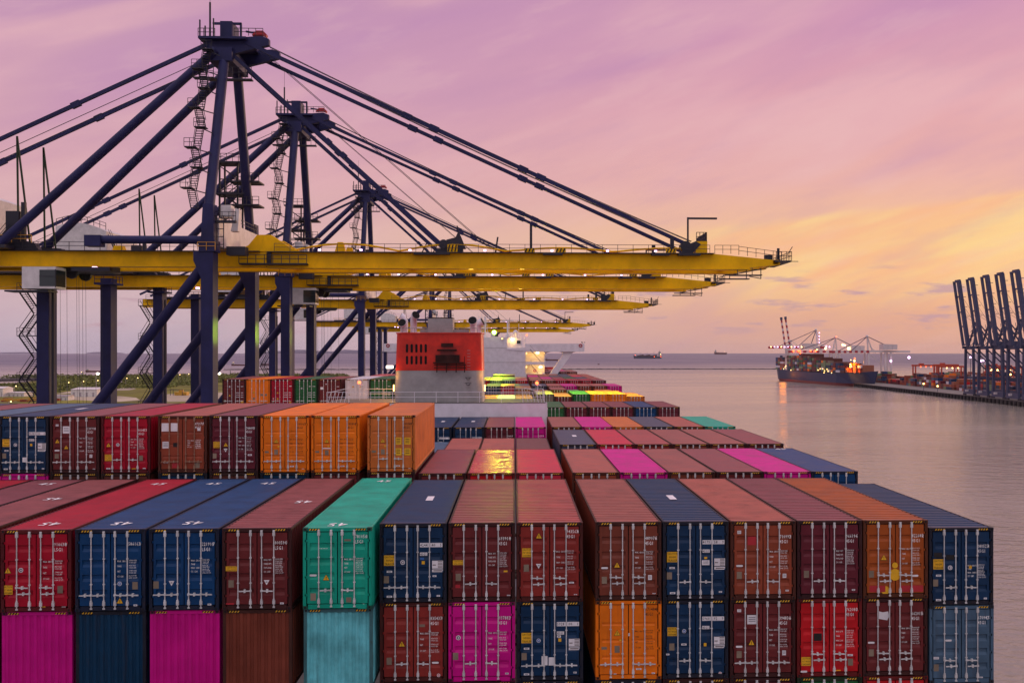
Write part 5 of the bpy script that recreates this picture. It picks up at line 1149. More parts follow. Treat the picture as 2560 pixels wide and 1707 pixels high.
# lamp light on the boom undersides; added lights without fixtures for the leg glow
for yy in (126.0, 168.4):
    for x in (-6.0, 1.0): point('boom_light', (x, yy + 8.6, ZGB - .7), (1, .66, .08), 60, None, .3)
for x, y, pw in ((XS + 3.2, 127.0, 3200), (XS + 3.2, 147.3, 3200), (XS + 3.2, 169.2, 900)): point('added_leg_glow', (x, y, EYE + 2.4), (.62, 1, .02), pw, None, .3, 84, (XS, y, EYE + 2.4))
# ---------------------------------------------------------------- sea, land and the far shore
def sheet(name, pts, z, m_, kind='structure'):
    b = MB(); b.add([(x, y, z) for x, y in pts], [tuple(range(len(pts)))]); o = b.build(name, m_); return tag(o, kind=kind)
wm = bpy.data.materials.new('sea_water'); wm.use_nodes = True
t = wm.node_tree; b = t.nodes['Principled BSDF']
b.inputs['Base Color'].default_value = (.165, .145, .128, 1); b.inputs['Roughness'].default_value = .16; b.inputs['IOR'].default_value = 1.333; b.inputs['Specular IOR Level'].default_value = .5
g = t.nodes.new('ShaderNodeNewGeometry'); prev = None
for sc, st, dst, stretch in ((.010, .3, 2.0, 3.0), (.11, .8, .7, 1.9), (.5, .9, .3, 1.5)):
    mp_ = t.nodes.new('ShaderNodeMapping'); t.links.new(g.outputs['Position'], mp_.inputs[0]); mp_.inputs['Scale'].default_value = (sc, sc * stretch, 1); mp_.inputs['Rotation'].default_value = (0, 0, .25)
    n_ = t.nodes.new('ShaderNodeTexNoise'); t.links.new(mp_.outputs[0], n_.inputs[0]); n_.inputs['Scale'].default_value = 1; n_.inputs['Detail'].default_value = 4; n_.inputs['Distortion'].default_value = .4
    bp = t.nodes.new('ShaderNodeBump'); bp.inputs['Strength'].default_value = st; bp.inputs['Distance'].default_value = dst; t.links.new(n_.outputs[0], bp.inputs['Height'])
    if prev: t.links.new(prev, bp.inputs['Normal'])
    prev = bp.outputs[0]
t.links.new(prev, b.inputs['Normal'])
mp_ = t.nodes.new('ShaderNodeMapping'); t.links.new(g.outputs['Position'], mp_.inputs[0]); mp_.inputs['Scale'].default_value = (.0022, .011, 1)
n_ = t.nodes.new('ShaderNodeTexNoise'); t.links.new(mp_.outputs[0], n_.inputs[0]); n_.inputs['Scale'].default_value = 1; n_.inputs['Detail'].default_value = 4
r_ = t.nodes.new('ShaderNodeMapRange'); t.links.new(n_.outputs[0], r_.inputs[0])
for i, v in enumerate((.35, .65, .07, .22)): r_.inputs[i + 1].default_value = v
t.links.new(r_.outputs[0], b.inputs['Roughness'])
# with distance the base colour turns darker and bluer, the surface rougher
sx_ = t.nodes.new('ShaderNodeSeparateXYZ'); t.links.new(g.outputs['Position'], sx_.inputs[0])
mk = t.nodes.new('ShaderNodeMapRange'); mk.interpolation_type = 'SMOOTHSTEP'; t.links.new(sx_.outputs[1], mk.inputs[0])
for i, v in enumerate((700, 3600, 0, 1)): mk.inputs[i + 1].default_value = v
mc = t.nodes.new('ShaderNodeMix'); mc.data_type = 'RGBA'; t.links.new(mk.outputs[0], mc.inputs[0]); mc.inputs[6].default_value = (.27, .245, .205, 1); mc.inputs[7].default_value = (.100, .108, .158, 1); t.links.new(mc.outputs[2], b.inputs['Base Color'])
mr = t.nodes.new('ShaderNodeMath'); mr.operation = 'MULTIPLY_ADD'; t.links.new(mk.outputs[0], mr.inputs[0]); mr.inputs[1].default_value = .26; t.links.new(r_.outputs[0], mr.inputs[2]); t.links.new(mr.outputs[0], b.inputs['Roughness'])
ms_ = t.nodes.new('ShaderNodeMapRange'); t.links.new(mk.outputs[0], ms_.inputs[0])
for i, v in enumerate((0, 1, .5, .27)): ms_.inputs[i + 1].default_value = v
t.links.new(ms_.outputs[0], b.inputs['Specular IOR Level'])
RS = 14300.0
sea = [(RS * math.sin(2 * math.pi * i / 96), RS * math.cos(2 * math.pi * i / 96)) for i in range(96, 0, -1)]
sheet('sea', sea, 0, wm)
M['concrete'] = mat('quay_concrete', (.20, .18, .16, 1), .8, .2, wear=.5, wear_col=(.08, .07, .06, 1), wear_scale=.05, grain=.4)
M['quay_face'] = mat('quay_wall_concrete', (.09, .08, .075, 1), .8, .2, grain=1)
M['grass'] = mat('rough_grass', (.16, .15, .030, 1), .9, .1, wear=.8, wear_col=(.30, .26, .17, 1), wear_scale=.012, grain=.10, vary=.3)
M['sand'] = mat('sandy_ground', (.42, .35, .26, 1), .9, .1, grain=.08, vary=.2, wear=.6, wear_col=(.10, .10, .03, 1), wear_scale=.01)
M['leaf'] = mat('mangrove_leaf', (.14, .155, .040, 1), .8, .2, grain=.3, vary=.3, wear=.5, wear_col=(.15, .15, .035, 1), wear_scale=.02)
M['leaf2'] = mat('pale_mangrove_leaf', (.17, .17, .036, 1), .8, .2, grain=.3, vary=.3)
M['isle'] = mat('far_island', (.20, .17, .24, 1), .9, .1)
M['rock'] = mat('dark_rock', (.05, .045, .045, 1), .9, .2, grain=1, vary=.3)
# quay beside the ship
q = MB().box(-130, -35.6, -60, 690, -1, QZ); tag(q.build('quay', M['concrete']), kind='structure')
lp = lambda px, py, z=3.0: on_level(px, py, z)[:2]
coast = [lp(-420, 1000), lp(-420, 966), lp(0, 961.5), lp(60, 955), lp(130, 946.5), lp(250, 942), lp(300, 940), lp(420, 938.8), lp(600, 937.8), lp(862, 937.4), lp(872, 939.2), lp(700, 944), lp(585, 962), lp(555, 1002), lp(480, 1030), lp(100, 1030)]
tag(MB().prism(coast, 'z', -.5, 3.0).build('shore', M['grass']), kind='structure')
sheet('sand_flat', [lp(175, 999.5), lp(175, 989), lp(300, 990), lp(340, 994), lp(350, 1000), lp(300, 1004)], 3.06, M['sand'])
sheet('sand_flat', [lp(290, 976), lp(295, 970), lp(330, 967.5), lp(340, 972), lp(322, 976)], 3.06, M['sand'])
sheet('sand_flat', [lp(400, 992), lp(420, 985), lp(470, 984), lp(560, 981), lp(560, 1003), lp(420, 1004)], 3.06, M['sand'])
sheet('sand_flat', [lp(140, 985), lp(170, 979), lp(240, 972), lp(245, 974), lp(180, 984)], 3.06, M['sand'])
spit = [lp(-420, 950.2, 2), lp(-420, 946.5, 2), lp(0, 945.5, 2), lp(80, 944.6, 2), lp(180, 942.6, 2), lp(196, 943.4, 2), lp(120, 946.6, 2), lp(0, 949.5, 2)]
tag(MB().prism(spit, 'z', -.5, 2.0).build('spit', M['rock']), kind='structure')
m = MB()
a, b_ = Vector((*on_level(560, 923.6, .8)[:2], 0)), Vector((*on_level(2130, 922.0, .8)[:2], 0))
d = (b_ - a); n = 240; nr = Vector((-d.y, d.x, 0)).normalized()
for i in range(n + 1):
    p = a.lerp(b_, i / n); h = 1.0 + .9 * rng.random(); wd = 6 + 3 * rng.random(); m.v += [tuple(p - nr * wd + Vector((0, 0, -.3))), tuple(p + Vector((0, 0, h + .4))), tuple(p + nr * wd + Vector((0, 0, -.3)))]
for i in range(n):
    for k in (0, 1): m.f.append((i * 3 + k, i * 3 + k + 1, i * 3 + k + 4, i * 3 + k + 3)); m.m.append(0); m.sm.append(False)
tag(m.build('breakwater', M['rock']), kind='structure')
def hill(pts, dep):
    m = MB(); base = at_depth(0, 883.5, dep)
    v = []
    for px, py in pts: p = at_depth(px, py, dep); v.append(p)
    n = len(v)
    for p in v: m.v += [(p.x, p.y, -1), tuple(p), (p.x * 1.05, p.y * 1.05, -1)]
    for i in range(n - 1):
        for k in (0, 1): m.f.append((i * 3 + k, i * 3 + k + 1, i * 3 + k + 4, i * 3 + k + 3)); m.m.append(0); m.sm.append(True)
    tag(m.build('hills', M['isle']), kind='structure')
hill([(640, 882), (670, 879), (690, 877.5), (720, 876), (742, 874), (765, 874.5), (800, 877), (830, 878.5), (862, 874), (900, 875.5), (930, 876.5), (965, 877.5), (1000, 879), (1050, 881), (1080, 883)], 13600)
hill([(-60, 882), (-20, 881), (20, 880.5), (60, 880), (110, 881), (140, 882.5)], 13600)
hill([(215, 882.5), (235, 880), (262, 879.5), (290, 881), (310, 882.5)], 13600)
# mangroves: a wood that reads as one mass
def leaves(m, c, r, h, n):
    for _ in range(n):
        while True:
            p = Vector((rng.uniform(-1, 1), rng.uniform(-1, 1), rng.uniform(0, 1)))
            if p.x ** 2 + p.y ** 2 + (p.z * .9) ** 2 < 1: break
        q = Vector((c[0] + p.x * r, c[1] + p.y * r, c[2] + p.z * h)); s = r * rng.uniform(.10, .24)
        u = Vector((rng.gauss(0, 1), rng.gauss(0, 1), rng.gauss(0, .6))).normalized(); v_ = u.cross(Vector((rng.gauss(0, 1), rng.gauss(0, 1), rng.gauss(0, 1)))).normalized()
        m.k = 1 if rng.random() < .25 else 0
        m.add([q - u * s, q - v_ * s * .7, q + u * s, q + v_ * s * .7], [(0, 1, 2, 3)])
m = MB()
bands = [(0, 135, 982, 966, 520), (128, 250, 976, 944.5, 900), (240, 300, 972, 942, 380), (285, 430, 970, 940.5, 700), (420, 500, 964, 939.5, 420), (490, 640, 956, 939, 420), (640, 862, 941.5, 938.2, 170)]
for x0, x1, yn, yf, cnt in bands:
    for _ in range(cnt):
        px = rng.uniform(x0, x1); tt = rng.random() ** 1.3; py = yf + (yn - yf) * tt
        x, y = on_level(px, py, 3.0)[:2]
        r = rng.uniform(4, 8); leaves(m, (x, y, 2.6), r, r * rng.uniform(.4, .75), 26)
tag(m.build('mangrove_wood', [M['leaf'], M['leaf2']]), 'dense green mangrove growth covering the flat shore behind the cranes', 'mangroves', kind='stuff')
m = MB()
for _ in range(150):
    px = rng.uniform(0, 196); x, y = on_level(px, 945.6 - px * .014, 2.0)[:2]; r = rng.uniform(4, 8); leaves(m, (x, y, 1.6), r, r * .8, 10)
tag(m.build('spit_bush', [M['leaf'], M['leaf']]), 'low dark bushes along the thin spit across the lagoon', 'bushes', kind='stuff')
# sheds, lamps and plant on the shore
M['shed_white'] = mat('white_shed_sheet', (.62, .58, .56, 1), .6, .3, vary=.1); M['shed_roof'] = mat('grey_shed_roof', (.34, .30, .32, 1), .6, .3); M['plant_yellow'] = mat('yellow_machine_paint', (.52, .28, .02, 1), .5, .4); M['blue_tank'] = mat('blue_tank_paint', (.01, .10, .30, 1), .5, .4)
def shed(px0, px1, py, h, dep, label, open_=False, name='warehouse'):
    x0, y0 = on_level(px0, py, 3.0)[:2]; x1, y1 = on_level(px1, py, 3.0)[:2]
    p = Vector((x0, y0, 3.0)); q = Vector((x1, y1, 3.0)); d = (q - p); n = Vector((-d.y, d.x, 0)).normalized() * dep
    c = thing(name, (p + q) / 2, label, 'warehouse' if name == 'warehouse' else 'shed'); u = Vector((0, 0, 1))
    m = MB(); a = [p, q, q + n, p + n]; m.add(a + [v + u * h for v in a], [(0, 1, 5, 4), (1, 2, 6, 5), (2, 3, 7, 6), (3, 0, 4, 7)]); m.build('wall', M['shed_white'], c)
    m = MB(); e = d.normalized() * .6; f_ = n.normalized() * .6; mid = n / 2 + u * h * .22
    a = [p - e - f_ + u * h, q + e - f_ + u * h, q + e + mid + u * h, p - e + mid + u * h, q + e + n + f_ + u * h, p - e + n + f_ + u * h]
    m.add(a, [(0, 1, 2, 3), (3, 2, 4, 5), (0, 3, 5), (1, 4, 2)]); m.build('roof', M['shed_white'] if not open_ else M['shed_roof'], c)
    m = MB(); k = 4
    for i in range(k): s = p.lerp(q, (i + .3) / k); t_ = p.lerp(q, (i + .62) / k); o = -n.normalized() * .05; m.add([s + o, t_ + o, t_ + o + u * h * .6, s + o + u * h * .6], [(0, 1, 2, 3)])
    m.build('door', M['shed_roof'], c)
    return c
shed(18.5, 60, 991, 3.2, 14, 'white flat shed with dark doors on the shore beside the tall land-side leg')
shed(177, 242, 992, 6.2, 30, 'long pale warehouse with white roof seen between the crane legs')
shed(-20, 7, 992, 7, 16, 'white roofed shed cut off by the edge of the view')
shed(127, 170, 1001, 3.5, 10, 'low open-sided shed with purple-grey roof behind the hoist ropes', True, 'open_shed')
for px, py in ((130, 978), (77, 989)):
    x, y = on_level(px, py, 3)[:2]; m = MB().tube((x, y, 3), (x, y, 6), 2.0, 12); m.ball((x, y, 6), 2.0, 12, .4); tag(m.build('storage_tank', M['blue_tank'], None, (x, y, 3)), 'small blue storage tank %s' % ('beside the brace and pale warehouse' if px > 100 else 'beside the white flat shed'), 'tank')
x, y = on_level(66, 1003, 3)[:2]
pl = thing('pipe_rack', (x, y, 3), 'yellow and brown stack of steel pipes and frames lying on the shore', 'pipe rack')
m = MB(); rr = random.Random(3)
for i in range(26): a = rr.uniform(-24, 18); yy = y + rr.uniform(-14, 14); L_ = rr.uniform(6, 14); m.beam((x + a, yy, 3.4 + rr.uniform(0, 2.6)), (x + a + L_, yy + rr.uniform(-1, 1), 3.4 + rr.uniform(0, 2.6)), .45)
m.build('pipe', M['plant_yellow'], pl)
m = MB()
for i in range(14): a = rr.uniform(-24, 20); yy = y + rr.uniform(-14, 14); m.box(x + a, x + a + rr.uniform(2, 7), yy, yy + 2, 3, 3 + rr.uniform(.5, 2))
m.build('timber', M['rust'], pl)
for i, (px, py, zl, big) in enumerate(((36, 965, 9, 0), (127, 960, 9, 0), (168, 956, 9, 0), (205, 953, 9, 0), (241, 951, 9, 0), (314, 945.5, 9, 0), (341, 944.5, 9, 0), (401, 939.5, 9, 0), (447, 936.5, 9, 0), (469, 935, 8, 0), (489, 933.5, 9, 0), (22, 1003.5, 5, 0), (240, 934.0, 16, 1), (285, 953.5, 22, 2), (544, 933.5, 12, 1))):
    dep = (EYE - 3.0 - zl) * F / (py - PY) if not big else (620 if big == 2 else 800)
    p = at_depth(px, py, min(dep, 1300))
    m = MB()
    if big == 2:
        for dx in (-1.2, 1.2):
            for dy in (-1.2, 1.2): m.beam((p.x + dx, p.y + dy, 3), (p.x + dx, p.y + dy, p.z), .3)
        z = 3; k = 0
        while z < p.z - 2.5:
            s_ = 1 if k % 2 else -1; m.beam((p.x - s_ * 1.2, p.y - 1.2, z), (p.x + s_ * 1.2, p.y - 1.2, z + 2.4), .2); m.beam((p.x - 1.2, p.y - 1.2, z), (p.x + 1.2, p.y - 1.2, z), .2); z += 2.4; k += 1
        m.box(p.x - 3, p.x + 5, p.y - .6, p.y + .6, p.z - .3, p.z); o = thing('floodlight_tower', (p.x, p.y, 3), 'pale lattice floodlight tower with three bright lamps on the sandy shore', 'light tower')
        m.build('mast', M['shed_white'], o)
        for dx, dz in ((-.6, .6), (2.9, .8), (4.2, .9), (3.6, -.9)): MB().ball((p.x + dx, p.y - .8, p.z + dz), .62 if dz > 0 else .3, 8).build('lamp', M['lamp_violet'] if dz > 0 else M['lamp_warm'], o)
    else:
        m.tube((p.x, p.y, 3), (p.x, p.y, p.z), .14, 6); m.beam((p.x, p.y, p.z), (p.x + 1.4, p.y, p.z + .2), .16)
        WH = {0: 'standing in front of the first shore trees beside the tall leg', 1: 'just beyond the drain pipe of the land-side leg', 2: 'among trees left of the hoist ropes', 3: 'among trees behind the hoist ropes', 4: 'behind the diagonal brace of the first crane', 5: 'between the floodlight tower and the stair', 6: 'next to the stair of the second crane', 7: 'beyond the tube leg of the second crane', 8: 'on the ridge of trees, dim', 9: 'on the ridge, smallest of three', 10: 'on the ridge beside the water-side leg', 11: 'low above the pipe stack on the shore', 12: 'very bright, against the far land-side leg', 14: 'very bright, beside the water-side leg'}[i].replace(' left of', ' before')
        o = thing('street_lamp', (p.x, p.y, 3), 'small glowing street lamp ' + WH, 'street lamp', 'street lamps on the shore'); m.build('pole', M['shed_roof'], o)
        MB().ball((p.x + 1.4, p.y, p.z), (.5 if not big else 1.3), 8, .7).build('lamp', M['lamp_warm'] if not big else M['lamp_white'], o)
# vessels off the shore
def boat(name, label, px0, px1, py, dep, h, kind, lights=()):
    p = at_depth(px0, py, dep); q = at_depth(px1, py, dep); p.z = q.z = 0
    d = q - p; L_ = d.length; u = d / L_; n = Vector((-u.y, u.x, 0)); wd = L_ * .13; c = thing(name, (p + q) / 2, label, 'barge' if kind == 'barge' else 'ship')
    pt = lambda t, s, z: tuple(p + u * (t * L_) + n * (s * wd) + Vector((0, 0, z)))
    def ex(m, outline, s0, s1):
        k = len(outline); v = [pt(a, s0, b) for a, b in outline] + [pt(a, s1, b) for a, b in outline]
        m.add(v, [tuple(range(k)), tuple(range(2 * k - 1, k - 1, -1))] + [(i, i + k, (i + 1) % k + k, (i + 1) % k) for i in range(k)])
    m = MB(); ex(m, [(0.02, -.3), (0, h * .62), (.10, h * .5), (.93, h * .42), (1, h * .5), (.975, -.3)], 0, 1); m.build('hull', M['hull'] if kind != 'barge' else M['dark_brown'], c)
    if kind in ('cargo', 'tanker'):
        m = MB()
        for i in range(9): a = .13 + i * .078; ex(m, [(a, h * .45), (a, h * (.62 + .08 * ((i * 7) % 3))), (a + .07, h * (.62 + .08 * ((i * 7) % 3))), (a + .07, h * .45)], .1, .9)
        m.build('cargo', M['maroon_frame'] if kind == 'cargo' else M['hull'], c)
        m = MB(); ex(m, [(.88, h * .4), (.88, h * 1.25), (.90, h * 1.4), (.955, h * 1.4), (.96, h * .4)], .15, .85); m.build('deck_house', M['ship_grey'], c)
        m = MB()
        for t_ in (.24, .48, .72): m.beam(pt(t_, .5, h * .5), pt(t_, .5, h * 1.35), L_ * .006)
        m.beam(pt(.92, .5, h * 1.4), pt(.92, .5, h * 1.75), L_ * .006); m.build('mast', M['crane_dark'], c)
    elif kind == 'barge':
        m = MB(); ex(m, [(.05, h * .45), (.06, h * 1.0), (.15, h * 1.05), (.17, h * .45)], .2, .8); m.build('deck_house', M['ship_grey'], c)
    for t_, z, mm in lights: MB().ball(pt(t_, -.05, z), L_ * .012, 8).build('lamp', M[mm], c)
    return c
boat('cargo_ship', 'dark bulk carrier with deck cranes lying at anchor below the horizon', 1584, 1655, 896, 5100, 26, 'cargo', ((.955, 22, 'lamp_warm'), (.96, 10, 'lamp_red'), (.73, 9, 'lamp_red'), (.06, 18, 'lamp_red')))
boat('cargo_ship', 'hazy grey-blue car carrier lying on the horizon line', 1786, 1817.5, 885.8, 10200, 46, 'barge', ((.8, 30, 'lamp_warm'),))
boat('cargo_ship', 'low dark ship seen through the arch of the bridge wing', 1363, 1396, 901, 4000, 13, 'barge')
boat('barge', 'dark brown barge lying off the shore beyond the bright lamp', 213, 262, 929, 1900, 6, 'barge')
boat('barge', 'barge with a small wheelhouse moored close to the mangroves', 200, 248, 942, 1500, 9, 'barge', ((.08, 9, 'lamp_warm'),))
boat('barge', 'small dark barge between the second crane legs', 578, 620, 913, 2700, 8, 'barge', ((.12, 9, 'lamp_warm'),))
boat('barge', 'small dark barge beside the land-side leg of the third crane', 652, 672, 911, 2800, 8, 'barge')
boat('barge', 'small low workboat drifting beyond the crane legs', 666, 680, 920.5, 2200, 5, 'barge')
boat('barge', 'tiny dark boat out on the open water before the horizon', 1494, 1499, 911, 2900, 5, 'barge')
for px, py, lab in ((1550, 926, 'small dark channel marker standing in the water inside the breakwater'), (415, 925, 'thin beacon pole on the reef seen between crane legs'), (576, 934, 'small light beacon beyond the trees near the containers')):
    x, y = on_level(px, py, 0)[:2]; m = MB().tube((x, y, -.5), (x, y, 4.5), .9, 8, .4); m.ball((x, y, 5), .7, 8); tag(m.build('channel_marker', M['crane_dark'], None, (x, y, 0)), lab, 'marker')
# dredging plant behind the second crane's diagonals
x, y = on_level(440, 1003, 1)[:2]
dr = thing('work_vessel', (x, y, 1), 'dark work vessel with a yellow excavator and gantry moored at the sand', 'work vessel')
sc_ = 1.0
def D_(px, py): p = at_depth(px, py, math.hypot(x, y)); return p
p0 = D_(396, 1003); p1 = D_(500, 1003)
m = MB(); ob = [D_(398, 1004), D_(402, 996), D_(425, 991), (D_(470, 991)), D_(500, 988), D_(505, 1004)]; m.add([tuple(v) for v in ob] + [(v.x, v.y + 14, v.z) for v in ob], [tuple(range(6)), tuple(range(11, 5, -1))] + [(i, i + 6, (i + 1) % 6 + 6, (i + 1) % 6) for i in range(6)]); m.build('hull', M['hull'], dr)
m = MB(); a, b_ = D_(434, 989), D_(464, 980); m.box(a.x, b_.x, a.y + 2, a.y + 9, a.z, b_.z); a, b_ = D_(444, 980), D_(452, 975); m.box(a.x, b_.x, a.y + 3, a.y + 7, a.z, b_.z); m.beam(D_(446, 988) + Vector((0, 1.8, 0)), D_(461, 984) + Vector((0, 1.8, 0)), .8); m.build('excavator', M['plant_yellow'], dr)
m = MB()
for px in (426, 433, 456): m.beam(D_(px, 991), D_(px, 973.5), .35)
m.beam(D_(424, 973.5), D_(457, 973.5), .8, .5); m.build('gantry', M['crane_dark'], dr)
for px, py, mm in ((463, 992.5, 'lamp_warm'), (472, 991.5, 'lamp_warm'), (434, 998.5, 'lamp_warm'), (418, 1001, 'lamp_white'), (451, 1001, 'lamp_white'), (493, 1002, 'lamp_white')):
    MB().ball(D_(px, py) + Vector((0, -.8, 0)), .45, 8).build('lamp', M[mm], dr)
# ---------------------------------------------------------------- the far quay to starboard
e0, e1 = on_level(2138, 957.5, 4)[:2], on_level(2640, 1012, 4)[:2]
e0, e1 = Vector((*e0, 0)), Vector((*e1, 0)); qd = (e1 - e0).normalized(); qn = Vector((-qd.y, qd.x, 0)); qn = qn if qn.x > 0 else -qn
far0 = e0 - qd * 60
quay = [far0, e1 + qd * 150, e1 + qd * 150 + qn * 900, far0 + qn * 900]
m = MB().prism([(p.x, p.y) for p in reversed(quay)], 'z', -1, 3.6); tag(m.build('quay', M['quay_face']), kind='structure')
sheet('quay_apron', [(p.x + qn.x * .3, p.y + qn.y * .3) for p in reversed(quay)], 3.9, M['concrete'])
QP = lambda a, b, z=3.9: e0 + qd * a + qn * b + Vector((0, 0, z))       # a along the quay towards us, b inland
m = MB()
for i in range(70): p = QP(i * 7, -.4, 2.2); m.box(p.x - .8, p.x + .8, p.y - 1.2, p.y + 1.2, -.5, 3.4)
tag(m.build('quay_fender', M['rubber']), 'row of black rubber fenders along the far quay wall', 'fender', kind='stuff')
cols = [M[k] for k in ('maroon', 'rust', 'navy', 'blue', 'orange', 'grey_brown', 'pale_green', 'tan', 'plum', 'steel_blue', 'white', 'dark_brown', 'red')]
# yard stacks: a mass behind the cranes
m = MB(); rr = random.Random(11)
for bk in range(7):
    for a in range(-6, 60):
        for b in range(5):
            aa, bb = a * 6.6 + (a // 7) * 5, 34 + bk * 42 + b * 2.6 * 2
            for t_ in range(rr.choice((2, 3, 3, 4, 4, 5)) if (a // 7 + bk) % 4 else 2):
                p = QP(aa, bb, 3.95 + t_ * 2.62); v = [p + qd * i * 6.1 + qn * j * 4.9 + Vector((0, 0, k * 2.55)) for k in (0, 1) for j in (0, 1) for i in (0, 1)]
                m.k = rr.choice((0, 0, 1, 1, 2, 2, 3, 4, 5, 5, 6, 7, 7, 8, 8, 9, 10, 11, 11, 12)); m.add(v, [(0, 2, 3, 1), (4, 5, 7, 6), (0, 1, 5, 4), (2, 6, 7, 3), (0, 4, 6, 2), (1, 3, 7, 5)])
tag(m.build('yard_container', cols), 'long blocks of mixed-colour containers stacked in the yard on the far quay', 'container stacks', kind='stuff')
M['rtg_red'] = mat('red_gantry_paint', (.42, .05, .02, 1), .5, .4); M['far_white'] = mat('white_crane_paint', (.62, .54, .54, 1), .5, .4); M['far_red'] = mat('red_crane_paint', (.36, .02, .04, 1), .5, .4); M['far_slate'] = mat('slate_crane_paint', (.042, .048, .105, 1), .5, .4)
def rtg(a, b, lab):
    o = QP(a, b); c = thing('yard_gantry', o, lab, 'yard crane', 'red yard gantries on the far quay'); T = lambda x, y, z: o + qd * x + qn * y + Vector((0, 0, z))
    for y in (0, 24):
        for x in (0, 8): m = MB().beam(T(x, y, 0), T(x, y, 21), 1.2); m.build('leg', M['rtg_red'], c)
    m = MB(); 
    for x in (0, 8): m.beam(T(x, -1.5, 21), T(x, 25.5, 21), 1.3, 1.8)
    m.beam(T(0, 8, 22.4), T(8, 8, 22.4), 3.4, 2.0); m.build('girder', M['rtg_red'], c)
    for y in (3, 9, 15, 21): MB().ball(T(-.6, y, 19.4), .7, 6).build('lamp', M['lamp_red'] if (y + a) % 2 else M['lamp_amber'], c)
for a, b, w_ in ((20, 60, 'beside the white crane legs'), (50, 130, 'behind the first'), (95, 60, 'beyond the ship bow'), (150, 95, 'standing tallest before the slate cranes'), (215, 60, 'just before the slate cranes'), (250, 140, 'partly behind the slate cranes'), (290, 70, 'between the slate crane legs'), (-20, 100, 'farthest from us')):
    rtg(a, b, 'small red rubber-tyred yard gantry with lamps, ' + w_)
# five slate-blue cranes with raised twin booms
def raised(a, lab):
    o = QP(a, 3); c = thing('quay_crane', o, lab, 'crane', 'slate-blue cranes with raised booms on the far quay')
    T = lambda x, y, z: tuple(o + qd * x + qn * y + Vector((0, 0, z * .875)))    # x along the quay, y inland
    Sm = M['far_slate']
    for y in (0, 24):
        for x in (0, 18): m = MB(); m.beam(T(x, y, 2.5), T(x + (1.5 if x == 0 else -1.5), y, 46), 1.9, 1.5); m.build('leg', Sm, c)
    m = MB()
    for y in (0, 24): m.beam(T(-1, y, 3.6), T(19, y, 3.6), 2.0, 4.0); m.beam(T(1, y, 46), T(17, y, 46), 2.0, 2.6)
    for x in (0, 18): m.beam(T(x, 0, 17), T(x, 24, 17), 1.3, 1.7); m.beam(T(x, 0, 44), T(x, 24, 18), .9); m.beam(T(x + (1.5 if x == 0 else -1.5), -3, 46.5), T(x + (1.5 if x == 0 else -1.5), 40, 46.5), 1.3, 2.2)
    m.build('portal_beam', Sm, c)
    m = MB()
    for x in (-1, 19):
        for k in range(4): m.box(*sorted((T(x - 1 + k, 0, 0)[0] - .6, T(x - 1 + k, 0, 0)[0] + .6)), T(x - 1 + k, 0, 0)[1] - .7, T(x - 1 + k, 0, 0)[1] + .7, 3.9, 5.6)
    m.build('bogie', M['crane_dark'], c)
    m = MB()                                  # A-frame
    for x in (4, 14): m.beam(T(x, 1, 47), T(9 + (x - 9) * .5, 6, 70), 1.2); m.beam(T(x, 22, 47), T(9 + (x - 9) * .5, 7, 70), .9); m.beam(T(x, 10, 47), T(9 + (x - 9) * .6, 6, 62), .5)
    m.beam(T(5, 6, 70), T(13, 6, 70), 2.2, 2.4); m.beam(T(4, 1, 58), T(14, 2, 58), .7)
    for k in range(6): m.beam(T(4 + (k % 2) * 3, 3, 48 + k * 3.4), T(7 - (k % 2) * 3, 4, 51 + k * 3.4), .35)
    m.build('apex_frame', Sm, c)
    bt = lambda t_: (-3 - 8 * t_, 48 + 63 * t_)
    for x in (3.6, 13.4):
        y0, z0 = bt(0); y1, z1 = bt(1); m = MB(); m.beam(T(x, y0, z0), T(x, y1, z1), 1.6 if x < 9 else 2.6, 2.2 if x < 9 else 3.4); m.build('boom', Sm, c)
    m = MB()
    for t_ in (.02, .3, .52, .76, .985): y0, z0 = bt(t_); m.beam(T(3.6, y0, z0), T(13.4, y0, z0), .8, 1.2)
    y0, z0 = bt(1); m.beam(T(4, y0 + 1, z0), T(13.5, y0 + 1, z0), 1.2, 2.2)
    for t_ in (.45, .6, .75, .9): y0, z0 = bt(t_); m.beam(T(13.5, y0, z0), T(13.5, y0 + 4, z0), .4)
    m.build('boom_tie', Sm, c)
    m = MB()
    for x in (4.5, 13.5):
        for t_ in (.75, .5): y0, z0 = bt(t_); m.tube(T(x, y0 + 1, z0), T(x, 6, 71), .12, 4)
    m.build('rope', M['crane_dark'], c)
    m = MB(); m.beam(T(9, 20, 49.5), T(9, 34, 49.5), 8, 5); m.build('machinery_house', Sm, c)
    m = MB(); p = Vector(T(9, -1.2, 4.6)); m.box(p.x - 2.4, p.x + 2.4, p.y - .4, p.y + .4, p.z - .8, p.z + .8); m.build('name_board', M['far_white'], c)
lab5 = ('standing nearest the moored ship', 'second from the moored ship', 'in the middle of the five', 'fourth from the moored ship', 'cut by the edge of the view')
for k, px in enumerate((2404, 2437, 2474, 2510, 2549)):
    # the quay line crosses that bearing here
    ux, uy = cam2w((px - PX) / F, 1.0); det = ux * -qd.y + qd.x * uy
    a = (ux * -e0.y + e0.x * uy) / -det if abs(det) > 1e-6 else 0
    raised(a, 'slate-blue quay crane with its twin boom raised, ' + lab5[k])
for px, py, dep in ((2426, 893, 905), (2448, 892, 870), (2452, 902, 850), (2458, 901, 850)):
    p = at_depth(px, py, dep); c = thing('mast_lamp', (p.x, p.y, 3.9), 'bright violet-white floodlight mast among the slate cranes', 'light mast', 'floodlight masts among the slate cranes')
    MB().tube((p.x, p.y, 3.9), (p.x, p.y, p.z), .25, 6).build('mast', M['far_slate'], c); MB().ball(p, .95, 8).build('lamp', M['lamp_violet'], c)
